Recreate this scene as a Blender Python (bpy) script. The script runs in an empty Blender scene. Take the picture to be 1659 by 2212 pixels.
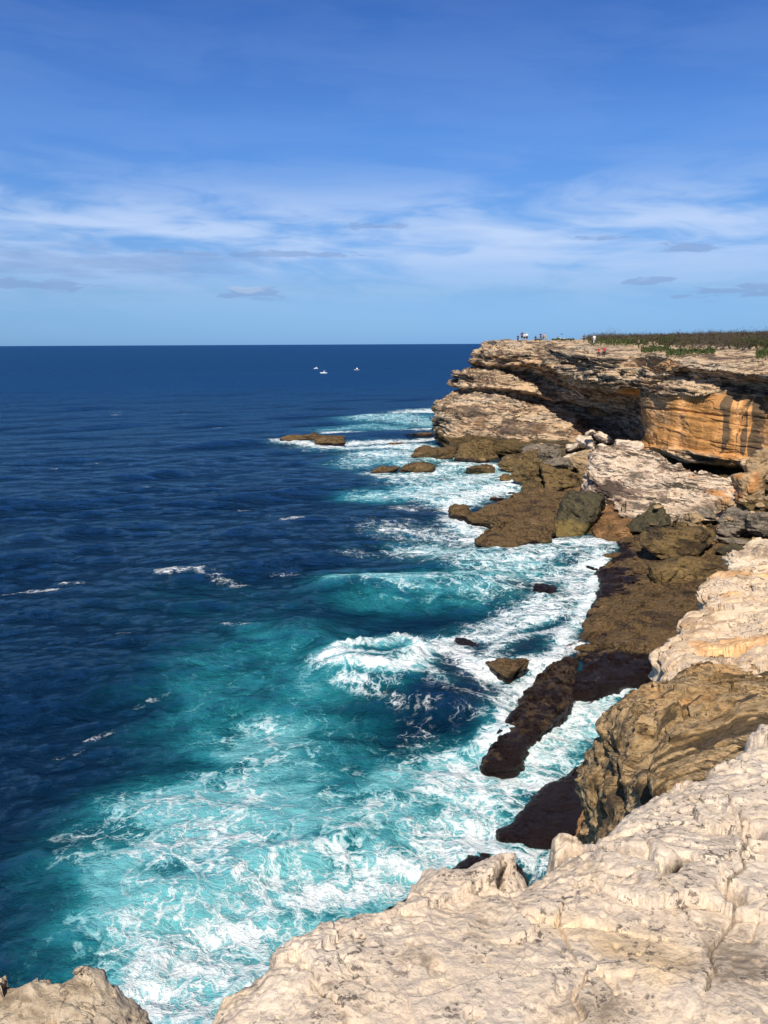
import bpy, math, random
import numpy as np
from mathutils import Vector, Matrix, Euler

S = bpy.context.scene
C = S.collection
rnd = random.Random(7)
rng = np.random.default_rng(11)

# ---------------------------------------------------------------- camera
H = 21.0                       # eye height above the sea (m)
FU, CU, CV = 1719.5, 829.5, 1106.0
PITCH = math.radians(11.92)
cam_d = bpy.data.cameras.new('camera')
cam = bpy.data.objects.new('camera', cam_d); C.objects.link(cam)
cam_d.sensor_fit = 'VERTICAL'; cam_d.sensor_height = 36.0
cam_d.lens = 36.0 * FU / 2212.0
cam_d.clip_start = 0.05; cam_d.clip_end = 120000
R_CAM = Matrix.Rotation(math.pi/2 - PITCH, 3, 'X') @ Matrix.Rotation(math.radians(0.27), 3, 'Z').inverted()
cam.rotation_euler = R_CAM.to_euler(); cam.location = (0, 0, H)
S.camera = cam
RC = np.array(R_CAM)

# ---------------------------------------------------------------- light
SUN_EL = math.radians(51)
sdx, sdy = -0.22, -1.0
_n = math.hypot(sdx, sdy); sdx /= _n; sdy /= _n
sun_dir = Vector((sdx*math.cos(SUN_EL), sdy*math.cos(SUN_EL), math.sin(SUN_EL)))
sd = bpy.data.lights.new('sun', 'SUN'); sd.energy = 4.8; sd.angle = math.radians(0.5); sd.color = (1.0, 0.93, 0.82)
sun = bpy.data.objects.new('sun', sd); C.objects.link(sun)
sun.rotation_euler = (-sun_dir).to_track_quat('-Z', 'Y').to_euler(); sun.location = (0, 0, 60)

S.view_settings.view_transform = 'Standard'; S.view_settings.look = 'None'
S.view_settings.gamma = 1.0; S.view_settings.use_curve_mapping = False
S.view_settings.exposure = 0.22
S.render.resolution_x = 768; S.render.resolution_y = 1024
try:
    S.cycles.use_denoising = True; S.cycles.max_bounces = 5; S.cycles.transparent_max_bounces = 8
except Exception: pass


class NT:
    """tiny node helper"""
    def __init__(s, tree): s.t = tree; s.n = tree.nodes; s.l = tree.links
    def put(s, sock, v):
        if isinstance(v, bpy.types.NodeSocket): s.l.new(v, sock)
        elif v is not None:
            if isinstance(v, (tuple, list)) and len(v) == 3 and sock.type == 'RGBA': v = (*v, 1)
            sock.default_value = v
    def new(s, typ, **kw):
        n = s.n.new(typ)
        for k, v in kw.items(): setattr(n, k, v)
        return n
    def m(s, op, a, b=None, c=None, clamp=False):
        n = s.new('ShaderNodeMath', operation=op, use_clamp=clamp)
        s.put(n.inputs[0], a); s.put(n.inputs[1], b)
        if c is not None: s.put(n.inputs[2], c)
        return n.outputs[0]
    def vm(s, op, a, b=None, scale=None):
        n = s.new('ShaderNodeVectorMath', operation=op)
        s.put(n.inputs[0], a); s.put(n.inputs[1], b)
        if scale is not None: s.put(n.inputs['Scale'], scale)
        return n.outputs['Value'] if op in ('LENGTH', 'DOT_PRODUCT', 'DISTANCE') else n.outputs[0]
    def sep(s, v):
        n = s.new('ShaderNodeSeparateXYZ'); s.put(n.inputs[0], v); return n.outputs
    def com(s, x, y, z):
        n = s.new('ShaderNodeCombineXYZ')
        for i, q in enumerate((x, y, z)): s.put(n.inputs[i], q)
        return n.outputs[0]
    def noise(s, vec, scale=1, detail=4, rough=0.55, dist=0.0, color=False, lac=2.0):
        n = s.new('ShaderNodeTexNoise'); s.put(n.inputs['Vector'], vec)
        n.inputs['Scale'].default_value = scale; n.inputs['Detail'].default_value = detail
        n.inputs['Roughness'].default_value = rough; n.inputs['Distortion'].default_value = dist
        n.inputs['Lacunarity'].default_value = lac
        return n.outputs['Color'] if color else n.outputs['Fac']
    def vor(s, vec, scale=1, feature='DISTANCE_TO_EDGE', rand=1.0):
        n = s.new('ShaderNodeTexVoronoi', feature=feature); s.put(n.inputs['Vector'], vec)
        n.inputs['Scale'].default_value = scale; n.inputs['Randomness'].default_value = rand
        return n.outputs['Distance']
    def sm(s, v, a, b, lo=0.0, hi=1.0):
        n = s.new('ShaderNodeMapRange', interpolation_type='SMOOTHSTEP')
        s.put(n.inputs['Value'], v); s.put(n.inputs['From Min'], a); s.put(n.inputs['From Max'], b)
        s.put(n.inputs['To Min'], lo); s.put(n.inputs['To Max'], hi)
        return n.outputs['Result']
    def mix(s, f, a, b, blend='MIX'):
        n = s.new('ShaderNodeMix', data_type='RGBA', blend_type=blend, clamp_factor=True)
        s.put(n.inputs[0], f); s.put(n.inputs[6], a); s.put(n.inputs[7], b)
        return n.outputs[2]
    def ramp(s, f, stops):
        n = s.new('ShaderNodeValToRGB'); s.put(n.inputs[0], f)
        e = n.color_ramp.elements
        while len(e) < len(stops): e.new(0.5)
        for k, (p, c) in enumerate(stops):
            e[k].position = p; e[k].color = (*c, 1)
        return n.outputs[0]
    def attr(s, name):
        n = s.new('ShaderNodeAttribute'); n.attribute_name = name; return n


# ---------------------------------------------------------------- sky
W = bpy.data.worlds.new('World'); S.world = W; W.use_nodes = True
t = NT(W.node_tree); W.node_tree.nodes.clear()
sky = t.new('ShaderNodeTexSky', sky_type='NISHITA'); sky.sun_disc = False
sky.sun_elevation = SUN_EL; sky.sun_rotation = math.atan2(sdx, sdy)
sky.altitude = 20; sky.air_density = 1.0; sky.dust_density = 0.3; sky.ozone_density = 2.0
tc = t.new('ShaderNodeTexCoord').outputs['Generated']
x, y, z = t.sep(tc)
el = t.m('MULTIPLY', t.m('ARCSINE', z), 57.2958)
az = t.m('MULTIPLY', t.m('ARCTAN2', x, y), 57.2958)
tint = t.ramp(t.m('DIVIDE', el, 40.0, clamp=True), [(0.0, (0.29, 0.60, 1.40)), (0.035, (0.32, 0.59, 1.22)), (0.09, (0.39, 0.61, 1.03)), (0.2, (0.45, 0.72, 1.14)),
                                        (0.34, (0.46, 0.78, 1.30)), (0.5, (0.32, 0.64, 1.22)), (0.75, (0.5, 0.60, 0.80)), (1.0, (0.70, 0.66, 0.66))])
col = t.mix(1.0, sky.outputs[0], tint, 'MULTIPLY')
def gauss(v, c, w):
    d = t.m('DIVIDE', t.m('SUBTRACT', v, c), w)
    return t.m('POWER', 2.718, t.m('MULTIPLY', t.m('MULTIPLY', d, d), -1.0))
# high cirrus veil
wv = t.noise(t.com(t.m('MULTIPLY', az, 0.05), t.m('MULTIPLY', el, 0.25), 3.0), 1.0, 3, color=True)
cv = t.vm('ADD', t.com(t.m('MULTIPLY', az, 0.065), t.m('ADD', t.m('MULTIPLY', el, 0.33), t.m('MULTIPLY', az, 0.022)), 0.0), t.vm('SCALE', wv, None, 1.3))
n1 = t.noise(cv, 1.3, 8, 0.55, 0.2)
veil = t.m('MULTIPLY', t.sm(n1, 0.34, 0.62), t.m('ADD', gauss(el, 7.0, 3.1), t.m('MULTIPLY', gauss(el, 17.0, 5.0), 0.07)), clamp=True)
fine = t.noise(t.com(t.m('MULTIPLY', az, 0.12), t.m('MULTIPLY', el, 1.0), 5.0), 1.1, 5, 0.5, 0.4)
veil = t.m('MULTIPLY', veil, t.sm(fine, 0.2, 0.65, 0.7, 1.0))
col = t.mix(t.m('MULTIPLY', veil, 0.86), col, (5.6, 7.0, 9.6))
# flat grey-blue stratus streaks and little cumulus banks low over the sea
def cloud(az0, el0, wa, we, thr, seed, sx=0.35, sy=1.6, soft=.22):
    nn = t.noise(t.com(t.m('MULTIPLY', az, sx), t.m('MULTIPLY', el, sy), seed), 1.3, 7, 0.6, 0.3)
    g = t.m('MULTIPLY', gauss(az, az0, wa), gauss(el, el0, we))
    return t.m('MULTIPLY', t.sm(g, .04, .3), t.sm(t.m('ADD', t.m('MULTIPLY', g, 0.5), t.m('MULTIPLY', t.m('SUBTRACT', nn, 0.5), 1.5)), thr, thr+soft))
grey = t.m('MULTIPLY', cloud(-17, 5.3, 11, 1.1, 0.12, 2.0, 0.16, 1.0, .5), .8)
for (a0, e0, wa, we, th, sdn) in [(-9, 3.4, 4.0, 0.45, 0.24, 8.0), (-24, 3.8, 5.5, 0.4, 0.26, 4.0), (-8, 6.0, 9, 0.3, 0.26, 6.0), (20.3, 6.0, 1.9, 0.42, 0.2, 9.0),
                                (17.5, 4.0, 2.6, 0.3, 0.2, 12.0), (24, 3.2, 5.0, 0.5, 0.22, 15.0), (15.0, 6.8, 2.2, .3, .25, 19.0), (-1.0, 7.8, 3, .35, .28, 23.0)]:
    grey = t.m('MAXIMUM', grey, cloud(a0, e0, wa, we, th, sdn))
col = t.mix(t.m('MULTIPLY', grey, 0.62), col, (2.3, 3.6, 6.4))
bright = cloud(-9.5, 3.7, 1.6, 0.35, 0.3, 8.0)
col = t.mix(t.m('MULTIPLY', bright, 0.35), col, (6.0, 6.8, 8.6))
bg = t.new('ShaderNodeBackground'); t.put(bg.inputs[0], col); bg.inputs[1].default_value = 0.087
wo = t.new('ShaderNodeOutputWorld'); t.l.new(bg.outputs[0], wo.inputs[0])


# ---------------------------------------------------------------- projection helpers (pixel -> world point)
def ray(u, v):
    d = RC @ np.array([(u-CU)/FU, -(v-CV)/FU, -1.0])
    return d
def Pz(u, v, z):
    d = ray(u, v); k = (z-H)/d[2]
    return np.array([d[0]*k, d[1]*k, z])
def Py(u, v, y):
    d = ray(u, v); k = y/d[1]
    return np.array([d[0]*k, y, H+d[2]*k])
def Zm(a, b): return 918 + a*0.4466, 675 + b*0.4466
def Rm(a, b): return (2350 + a/2.298)*0.54, (1600 + b/2.298)*0.54

# ---------------------------------------------------------------- numeric noise
_T = rng.random((64, 64, 64), dtype=np.float32)*2-1
def vn(x, y, z):
    x = np.asarray(x, np.float32); y = np.asarray(y, np.float32); z = np.asarray(z, np.float32)
    x, y, z = np.broadcast_arrays(x, y, z)
    xi = np.floor(x); yi = np.floor(y); zi = np.floor(z)
    fx = x-xi; fy = y-yi; fz = z-zi
    fx = fx*fx*(3-2*fx); fy = fy*fy*(3-2*fy); fz = fz*fz*(3-2*fz)
    X = xi.astype(np.int32) & 63; Y = yi.astype(np.int32) & 63; Z = zi.astype(np.int32) & 63
    X1 = (X+1) & 63; Y1 = (Y+1) & 63; Z1 = (Z+1) & 63
    c00 = _T[X, Y, Z]*(1-fx) + _T[X1, Y, Z]*fx
    c10 = _T[X, Y1, Z]*(1-fx) + _T[X1, Y1, Z]*fx
    c01 = _T[X, Y, Z1]*(1-fx) + _T[X1, Y, Z1]*fx
    c11 = _T[X, Y1, Z1]*(1-fx) + _T[X1, Y1, Z1]*fx
    a = c00*(1-fy) + c10*fy; b = c01*(1-fy) + c11*fy
    return a*(1-fz) + b*fz
def fbm(x, y, z, o=4, g=0.5):
    r = 0; A = 1.0; f = 1.0; tot = 0
    for k in range(o):
        r = r + A*vn(x*f+17.3*k, y*f+5.1*k, z*f+9.7*k); tot += A; A *= g; f *= 2.03
    return r/tot
def ss(v, a, b):
    q = np.clip((v-a)/(b-a), 0, 1); return q*q*(3-2*q)
def strata(P, dip=(0, 0), thick=2.0, lat=14.0, o=3, sharp=3.5, seed=0.0, dipz=None):
    x, y, z = P[..., 0], P[..., 1], P[..., 2]
    w = 1.0 if dipz is None else dipz
    s = z + (dip[0]*x + dip[1]*y)*w + 0.5*fbm(x/11+seed, y/11, z/9, 2)
    r = 0; A = 1.0; th = thick; la = lat
    for k in range(o):
        n = vn(x/la+seed+31*k, y/la+7*k, s/th+13*k)
        r = r + A*np.tanh(sharp*n); A *= 0.5; th *= 0.42; la *= 0.5
    return r
def grooves(P, dip, th, lat, seed=0.0, dipz=1.0, w=0.10):
    x, y, z = P[..., 0], P[..., 1], P[..., 2]
    s = z + (dip[0]*x+dip[1]*y)*dipz + 0.5*fbm(x/11+seed, y/11, z/9, 2)
    n = vn(x/lat+seed, y/lat+3, s/th); n2 = vn(x/lat*2+seed+9, y/lat*2+3, s/th*2.3)
    gate = ss(fbm(x/5+seed, y/5, z/3, 2), -.35, .1)
    return np.maximum(1-ss(np.abs(n), 0, w), .6*(1-ss(np.abs(n2), 0, w*1.5)))*gate
_R3 = rng.random((32, 32, 32, 7), dtype=np.float32)
def rockfacets(x, y, z=None, seed=0, soft=0.0):
    """broken-rock facets: every random cell is a tilted plane; returns height (cell size 1)"""
    x = np.asarray(x, np.float32)+seed*3.7; y = np.asarray(y, np.float32)+seed*1.3
    zs = (-1, 0, 1) if z is not None else (0,)
    z = np.zeros_like(x) if z is None else np.asarray(z, np.float32)
    xi = np.floor(x).astype(np.int32); yi = np.floor(y).astype(np.int32); zi = np.floor(z).astype(np.int32)
    best = np.full(x.shape, 1e9, np.float32); out = np.zeros(x.shape, np.float32)
    for i in (-1, 0, 1):
        for j in (-1, 0, 1):
            for k in zs:
                q = _R3[(xi+i) & 31, (yi+j) & 31, (zi+k) & 31]
                dx = x-(xi+i+q[..., 0]); dy = y-(yi+j+q[..., 1]); dz_ = z-(zi+k+q[..., 2]) if len(zs) > 1 else 0*x
                d = dx*dx+dy*dy+dz_*dz_
                m = d < best
                h = (q[..., 3]-.5)+1.6*((q[..., 4]-.5)*dx+(q[..., 5]-.5)*dy+(q[..., 6]-.5)*dz_)
                out[m] = h[m]; best[m] = d[m]
    return out
def catmull(P, n, closed=False):
    """P (k,...) control points -> n samples along axis 0 (uniform in index)"""
    P = np.asarray(P, float); k = len(P)
    tt = np.linspace(0, k if closed else k-1, n, endpoint=not closed)
    i = np.floor(tt).astype(int)
    if not closed: i = np.minimum(i, k-2)
    f = (tt-i).reshape((-1,)+(1,)*(P.ndim-1))
    g = (lambda j: P[j % k]) if closed else (lambda j: P[np.clip(j, 0, k-1)])
    p0, p1, p2, p3 = g(i-1), g(i), g(i+1), g(i+2)
    return 0.5*((2*p1) + (-p0+p2)*f + (2*p0-5*p1+4*p2-p3)*f*f + (-p0+3*p1-3*p2+p3)*f**3)
def resample(P, n, closed=True):
    Q = np.vstack([P, P[:1]]) if closed else P
    d = np.r_[0, np.cumsum(np.linalg.norm(np.diff(Q, axis=0), axis=1))]
    t_ = np.linspace(0, d[-1], n, endpoint=not closed)
    return np.stack([np.interp(t_, d, Q[:, k]) for k in range(Q.shape[1])], 1)
class RBF:
    def __init__(s, pts, smooth=0.0):
        pts = np.asarray(pts, float); s.p = pts[:, :2]; n = len(pts)
        A = np.linalg.norm(s.p[:, None]-s.p[None], axis=2) + np.eye(n)*smooth*-1
        M = np.zeros((n+3, n+3)); M[:n, :n] = A; M[:n, n] = 1; M[:n, n+1:] = s.p
        M[n, :n] = 1; M[n+1:, :n] = s.p.T
        s.w = np.linalg.lstsq(M, np.r_[pts[:, 2], 0, 0, 0], rcond=None)[0]; s.n = n
    def __call__(s, x, y):
        x = np.asarray(x, float); y = np.asarray(y, float)
        r = s.w[s.n] + s.w[s.n+1]*x + s.w[s.n+2]*y
        for k in range(s.n): r = r + s.w[k]*np.sqrt((x-s.p[k, 0])**2 + (y-s.p[k, 1])**2)
        return r
def seg_dist(x, y, pl, closed=False):
    """distance to a 2-D polyline"""
    d2 = np.full(np.shape(x), 1e18); n = len(pl)
    for k in range(n if closed else n-1):
        ax, ay = pl[k][:2]; bx, by = pl[(k+1) % n][:2]
        ex, ey = bx-ax, by-ay; L = ex*ex+ey*ey+1e-12
        q = np.clip(((x-ax)*ex+(y-ay)*ey)/L, 0, 1)
        d2 = np.minimum(d2, (x-ax-q*ex)**2+(y-ay-q*ey)**2)
    return np.sqrt(d2)
def inside(x, y, pl):
    r = np.zeros(np.shape(x), bool); n = len(pl)
    for k in range(n):
        ax, ay = pl[k][:2]; bx, by = pl[(k+1) % n][:2]
        if ay == by: continue
        c = ((ay > y) != (by > y)) & (x < (bx-ax)*(y-ay)/(by-ay)+ax)
        r ^= c
    return r

# ---------------------------------------------------------------- mesh helpers
def grid_mesh(name, P, mat, mask=None, wrap=False, parent=None, smooth=True, flip=False, mname='mask'):
    ni, nj = P.shape[:2]
    idx = np.arange(ni*nj).reshape(ni, nj)
    if wrap: idx = np.hstack([idx, idx[:, :1]])
    q = np.stack([idx[:-1, :-1], idx[:-1, 1:], idx[1:, 1:], idx[1:, :-1]], -1).reshape(-1, 4)
    if flip: q = q[:, ::-1]
    return raw_mesh(name, P.reshape(-1, 3), q, mat, None if mask is None else mask.reshape(-1, 4), parent, smooth, mname)
def raw_mesh(name, V, F, mat, mask=None, parent=None, smooth=True, mname='mask'):
    me = bpy.data.meshes.new(name)
    V = np.ascontiguousarray(V, np.float32); F = np.ascontiguousarray(F, np.int32); k = F.shape[1]
    me.vertices.add(len(V)); me.vertices.foreach_set('co', V.ravel())
    me.loops.add(F.size); me.loops.foreach_set('vertex_index', F.ravel())
    me.polygons.add(len(F)); me.polygons.foreach_set('loop_start', np.arange(0, F.size, k, dtype=np.int32))
    me.polygons.foreach_set('loop_total', np.full(len(F), k, np.int32))
    me.update(calc_edges=True)
    if smooth: me.polygons.foreach_set('use_smooth', np.ones(len(F), bool))
    if mask is not None:
        a = me.color_attributes.new(mname, 'FLOAT_COLOR', 'POINT')
        a.data.foreach_set('color', np.ascontiguousarray(mask, np.float32).ravel())
    if mat is not None: me.materials.append(mat)
    o = bpy.data.objects.new(name, me); C.objects.link(o)
    if parent is not None: o.parent = parent
    return o
def tag(o, label, cat=None, group=None, kind=None):
    o['label'] = label
    if cat: o['category'] = cat
    if group: o['group'] = group
    if kind: o['kind'] = kind
    return o
def normals(P, wrap=False, flip=False):
    if wrap:
        dj = np.roll(P, -1, 1)-np.roll(P, 1, 1)
    else: dj = np.gradient(P, axis=1)
    di = np.gradient(P, axis=0)
    n = np.cross(dj, di)
    if flip: n = -n
    return n/(np.linalg.norm(n, axis=2, keepdims=True)+1e-9)
def blur(P, k, wrap=False):
    for _ in range(k):
        P = P.copy(); P[1:-1] = (P[:-2]+2*P[1:-1]+P[2:])/4
        if wrap: P = (np.roll(P, 1, 1)+2*P+np.roll(P, -1, 1))/4
        else: P[:, 1:-1] = (P[:, :-2]+2*P[:, 1:-1]+P[:, 2:])/4
    return P

# ---------------------------------------------------------------- rock material
def rock_mat(name, cols, sv=(0.12, 0.12, 1.6), dip=(0, 0), blotch=0.35, fine=3.0, dark=(0.035, 0.03, 0.022), rust=(0.42, 0.19, 0.06),
             olive=(0.10, 0.065, 0.025), wet=(0.03, 0.018, 0.014), joint=0.05, jw=0.03, bump=0.25, rough=0.85, speck=0.0, jscale=1.0, sat2=None, dotscale=60.0, bdist=0.1, gate=(0.42, 0.6), rz=0.6, gw=.1, spt=(.56, .66), rg=(.39, .61)):
    """mask attribute: R rust stain, G dark stain/lichen and painted shade, B olive weed band and bulge wall shade, A wet purple weed and crack shade"""
    m = bpy.data.materials.new(name); m.use_nodes = True; t = NT(m.node_tree); t.n.clear()
    P = t.new('ShaderNodeNewGeometry').outputs['Position']
    at = t.attr('mask'); mr, mg, mb = t.new('ShaderNodeSeparateColor').outputs[:3]
    sc = t.n[-1]; t.l.new(at.outputs['Color'], sc.inputs[0]); ma = at.outputs['Alpha']
    wn = t.noise(P, 0.25/ max(sv[0], .05)*0.12, 3, color=True)
    x, y, z = t.sep(P); wx, wy, wz = t.sep(wn)
    s = t.m('ADD', t.m('ADD', z, t.m('MULTIPLY', wz, 0.8/sv[2])), t.m('ADD', t.m('MULTIPLY', x, dip[0]), t.m('MULTIPLY', y, dip[1])))
    SV = t.com(t.m('MULTIPLY', x, sv[0]), t.m('MULTIPLY', y, sv[1]), t.m('MULTIPLY', s, sv[2]))
    n1 = t.noise(SV, 1.0, 7, 0.62)
    n2 = t.noise(P, blotch, 6, 0.6, 0.4)
    n3 = t.noise(P, fine, 8, 0.65)
    f = t.m('ADD', t.m('MULTIPLY', n1, 0.60-gw*.6), t.m('ADD', t.m('MULTIPLY', n2, 0.40-gw*.4), t.m('MULTIPLY', n3, gw)))
    k = len(cols)
    col = t.ramp(t.sm(f, rg[0], rg[1]), [(i/(k-1), c) for i, c in enumerate(cols)])
    # rust / orange stain
    rn = t.noise(t.com(t.m('MULTIPLY', x, blotch*2), t.m('MULTIPLY', y, blotch*2), t.m('MULTIPLY', z, blotch*rz)), 1.0, 5, 0.6)
    rustc = t.ramp(rn, [(0.3, tuple(c*0.6 for c in rust)), (0.48, rust), (0.62, tuple(min(1, c*1.5+.05) for c in rust)), (0.75, (0.62, 0.42, 0.2))])
    col = t.mix(t.m('MULTIPLY', mr, t.sm(t.m('ADD', mr, rn), 0.55, 1.15)), col, rustc)
    # joints: thin dark weathered bedding cracks
    SJ = t.vm('SCALE', SV, None, jscale)
    nj = t.noise(SJ, 1.7, 5, 0.6)
    jj = t.m('ABSOLUTE', t.m('SUBTRACT', nj, 0.5))
    jl = t.m('MULTIPLY', t.sm(jj, 0.0, jw, 1.0, 0.0), t.sm(n2, gate[0], gate[1]))
    jl = t.m('MULTIPLY', jl, t.sm(mr, .5, .95, 1.0, .12))
    col = t.mix(t.m('MULTIPLY', jl, joint), col, dark)
    # olive weed / algae band; on the bulge wall, painted shade
    on = t.noise(P, fine*0.5, 6, 0.7)
    oc = t.mix(on, tuple(c*0.45 for c in olive), tuple(c*1.5 for c in olive))
    col = t.mix(t.sm(t.m('ADD', mb, t.m('MULTIPLY', t.m('SUBTRACT', n2, 0.5), 0.7)), 0.35, 0.65), col, oc)
    # dark stain / lichen, and shade painted into some recesses
    dn = t.m('ADD', t.m('MULTIPLY', n3, 0.6), t.m('MULTIPLY', n1, 0.4))
    df = t.sm(t.m('ADD', mg, t.m('MULTIPLY', t.m('SUBTRACT', dn, 0.5), 1.5)), 0.45, 0.75)
    col = t.mix(t.m('MULTIPLY', df, 0.85), col, t.mix(n3, dark, tuple(c*2.6 for c in dark)))
    wf = t.sm(t.m('ADD', ma, t.m('MULTIPLY', t.m('SUBTRACT', on, 0.5), 1.0)), 0.4, 0.7)  # wet weed; on the foreground ledge, shade painted in the cracks
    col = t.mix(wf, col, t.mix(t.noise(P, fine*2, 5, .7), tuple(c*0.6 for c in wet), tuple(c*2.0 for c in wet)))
    if speck > 0:
        vd = t.noise(P, dotscale, 4, 0.7)
        col = t.mix(t.m('MULTIPLY', t.m('MULTIPLY', t.sm(vd, spt[0], spt[1]), t.sm(t.noise(P, blotch*1.7, 3), 0.40, 0.60)), speck), col, (0.11, 0.085, 0.065))
    bs = t.new('ShaderNodeBsdfPrincipled'); t.put(bs.inputs['Base Color'], col)
    t.put(bs.inputs['Roughness'], t.m('SUBTRACT', rough, t.m('MULTIPLY', wf, 0.5)))
    bs.inputs['Specular IOR Level'].default_value = 0.3
    hgt = t.m('ADD', t.m('ADD', t.m('MULTIPLY', n1, t.sm(mr, .5, .95, .7, .15)), t.m('MULTIPLY', n3, 0.8)), t.m('MULTIPLY', jl, -0.5*min(1, joint*2)))
    bp = t.new('ShaderNodeBump'); bp.inputs['Strength'].default_value = bump; bp.inputs['Distance'].default_value = bdist
    t.put(bp.inputs['Height'], hgt); t.l.new(bp.outputs[0], bs.inputs['Normal'])
    o = t.new('ShaderNodeOutputMaterial'); t.l.new(bs.outputs[0], o.inputs[0])
    return m
CREAM = [(0.16, 0.12, 0.09), (0.33, 0.25, 0.18), (0.52, 0.40, 0.29), (0.60, 0.49, 0.37), (0.42, 0.34, 0.27), (0.62, 0.52, 0.41)]
M_far = rock_mat('banded_sandstone', [(0.08, 0.055, 0.038), (0.22, 0.15, 0.10), (0.54, 0.37, 0.225), (0.62, 0.46, 0.29), (0.26, 0.19, 0.14), (0.66, 0.52, 0.36)],
                 sv=(0.07, 0.07, 0.75), dip=(0.04, -0.09), blotch=0.2, fine=1.6, joint=1.0, jw=0.03, bump=1.0, jscale=1.3, bdist=.5, gate=(.36, .5), rz=.25, rust=(0.50, 0.24, 0.075), gw=.15)
M_mound = rock_mat('cross_bedded_sandstone', [(0.08, 0.055, 0.042), (0.27, 0.19, 0.14), (0.60, 0.46, 0.33), (0.68, 0.55, 0.42), (0.26, 0.19, 0.15), (0.66, 0.53, 0.40)],
                   sv=(0.05, 0.05, 1.3), dip=(0.06, -0.13), blotch=0.25, fine=1.8, joint=1.0, jw=0.024, bump=.9, bdist=.4, gate=(.40, .52), gw=.15)
M_boul = rock_mat('olive_boulder_rock', [(0.03, 0.019, 0.009), (0.095, 0.060, 0.023), (0.19, 0.122, 0.046), (0.10, 0.066, 0.028), (0.24, 0.155, 0.062)],
                  sv=(0.3, 0.3, 1.1), dip=(0.2, -0.1), blotch=0.35, fine=2.6, joint=1.0, jw=0.020, bump=1.0, dark=(0.014, 0.011, 0.008), bdist=.35, gw=.25)
M_green = rock_mat('green_boulder_rock', [(0.022, 0.020, 0.013), (0.045, 0.038, 0.022), (0.09, 0.072, 0.036), (0.05, 0.042, 0.024), (0.13, 0.10, 0.045)],
                   sv=(0.3, 0.3, 0.8), dip=(0.3, -0.1), blotch=0.35, fine=2.8, joint=0.7, jw=0.02, bump=1.0, dark=(0.014, 0.012, 0.009), bdist=.3, gw=.25, olive=(0.17, 0.12, 0.04))
M_grey = rock_mat('grey_lichened_rock', [(0.05, 0.042, 0.032), (0.13, 0.105, 0.078), (0.24, 0.195, 0.145), (0.15, 0.12, 0.088), (0.32, 0.265, 0.2)],
                  sv=(0.35, 0.35, 1.2), dip=(0.2, 0.1), blotch=0.6, fine=2.8, joint=0.7, jw=0.018, bump=1.0, bdist=.25, gw=.3)
M_cream = rock_mat('cream_block_rock', [(0.34, 0.25, 0.175), (0.58, 0.45, 0.32), (0.70, 0.57, 0.43), (0.60, 0.48, 0.37), (0.74, 0.61, 0.47)],
                   sv=(0.3, 0.3, 1.2), dip=(0.2, 0.1), blotch=0.4, fine=2.2, joint=0.6, jw=0.014, bump=.8, bdist=.2, gw=.2)
M_tan = rock_mat('tan_block_rock', [(0.14, 0.09, 0.045), (0.30, 0.20, 0.105), (0.42, 0.29, 0.16), (0.30, 0.21, 0.12), (0.50, 0.36, 0.21)],
                 sv=(0.3, 0.3, 1.0), dip=(0.2, 0.1), blotch=0.35, fine=2.2, joint=0.6, jw=0.014, bump=.8, bdist=.2, gw=.2)
M_reef = rock_mat('weedy_reef_rock', [(0.030, 0.018, 0.010), (0.09, 0.054, 0.024), (0.20, 0.122, 0.050), (0.11, 0.068, 0.030), (0.27, 0.17, 0.072)],
                  sv=(0.5, 0.5, 1.2), dip=(0.05, 0.05), blotch=0.22, fine=4.5, joint=0.5, jw=0.02, bump=1.0, rough=0.7, gw=.35,
                  dark=(0.010, 0.007, 0.006), wet=(0.014, 0.008, 0.008), bdist=.5)
M_near = rock_mat('pale_sandstone', [(0.30, 0.23, 0.165), (0.58, 0.455, 0.34), (0.72, 0.585, 0.44), (0.56, 0.45, 0.365), (0.77, 0.64, 0.49), (0.66, 0.55, 0.46)],
                  sv=(1.6, 1.6, 3.5), dip=(0.1, 0.2), blotch=2.4, fine=26.0, joint=0.0, jw=0.007, bump=1.0, speck=0.9, rust=(0.64, 0.45, 0.25), dotscale=26, bdist=.020,
                  dark=(0.12, 0.095, 0.072), gw=.28, spt=(.53, .62), rg=(.38, .60))
M_ledge = rock_mat('peach_sandstone', [(0.36, 0.25, 0.16), (0.60, 0.44, 0.29), (0.70, 0.54, 0.38), (0.60, 0.47, 0.35), (0.74, 0.56, 0.38)],
                   sv=(0.35, 0.35, 1.6), dip=(0.05, -0.1), blotch=0.5, fine=3.5, joint=0.7, jw=0.012, bump=.9, rust=(0.66, 0.36, 0.15), speck=0.9, dotscale=6, bdist=.15, gw=.25, spt=(.58, .66))
M_brown = rock_mat('brown_ribbed_rock', [(0.08, 0.048, 0.02), (0.24, 0.15, 0.062), (0.40, 0.26, 0.12), (0.48, 0.33, 0.175), (0.22, 0.14, 0.06), (0.56, 0.41, 0.25)],
                   sv=(0.35, 0.9, 2.2), dip=(0.25, 0.3), blotch=0.55, fine=5.0, joint=0.75, jw=0.016, bump=1.0, rust=(0.56, 0.30, 0.11), speck=.6, dotscale=9, bdist=.15, gw=.25, dark=(.030, .021, .012))

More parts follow.
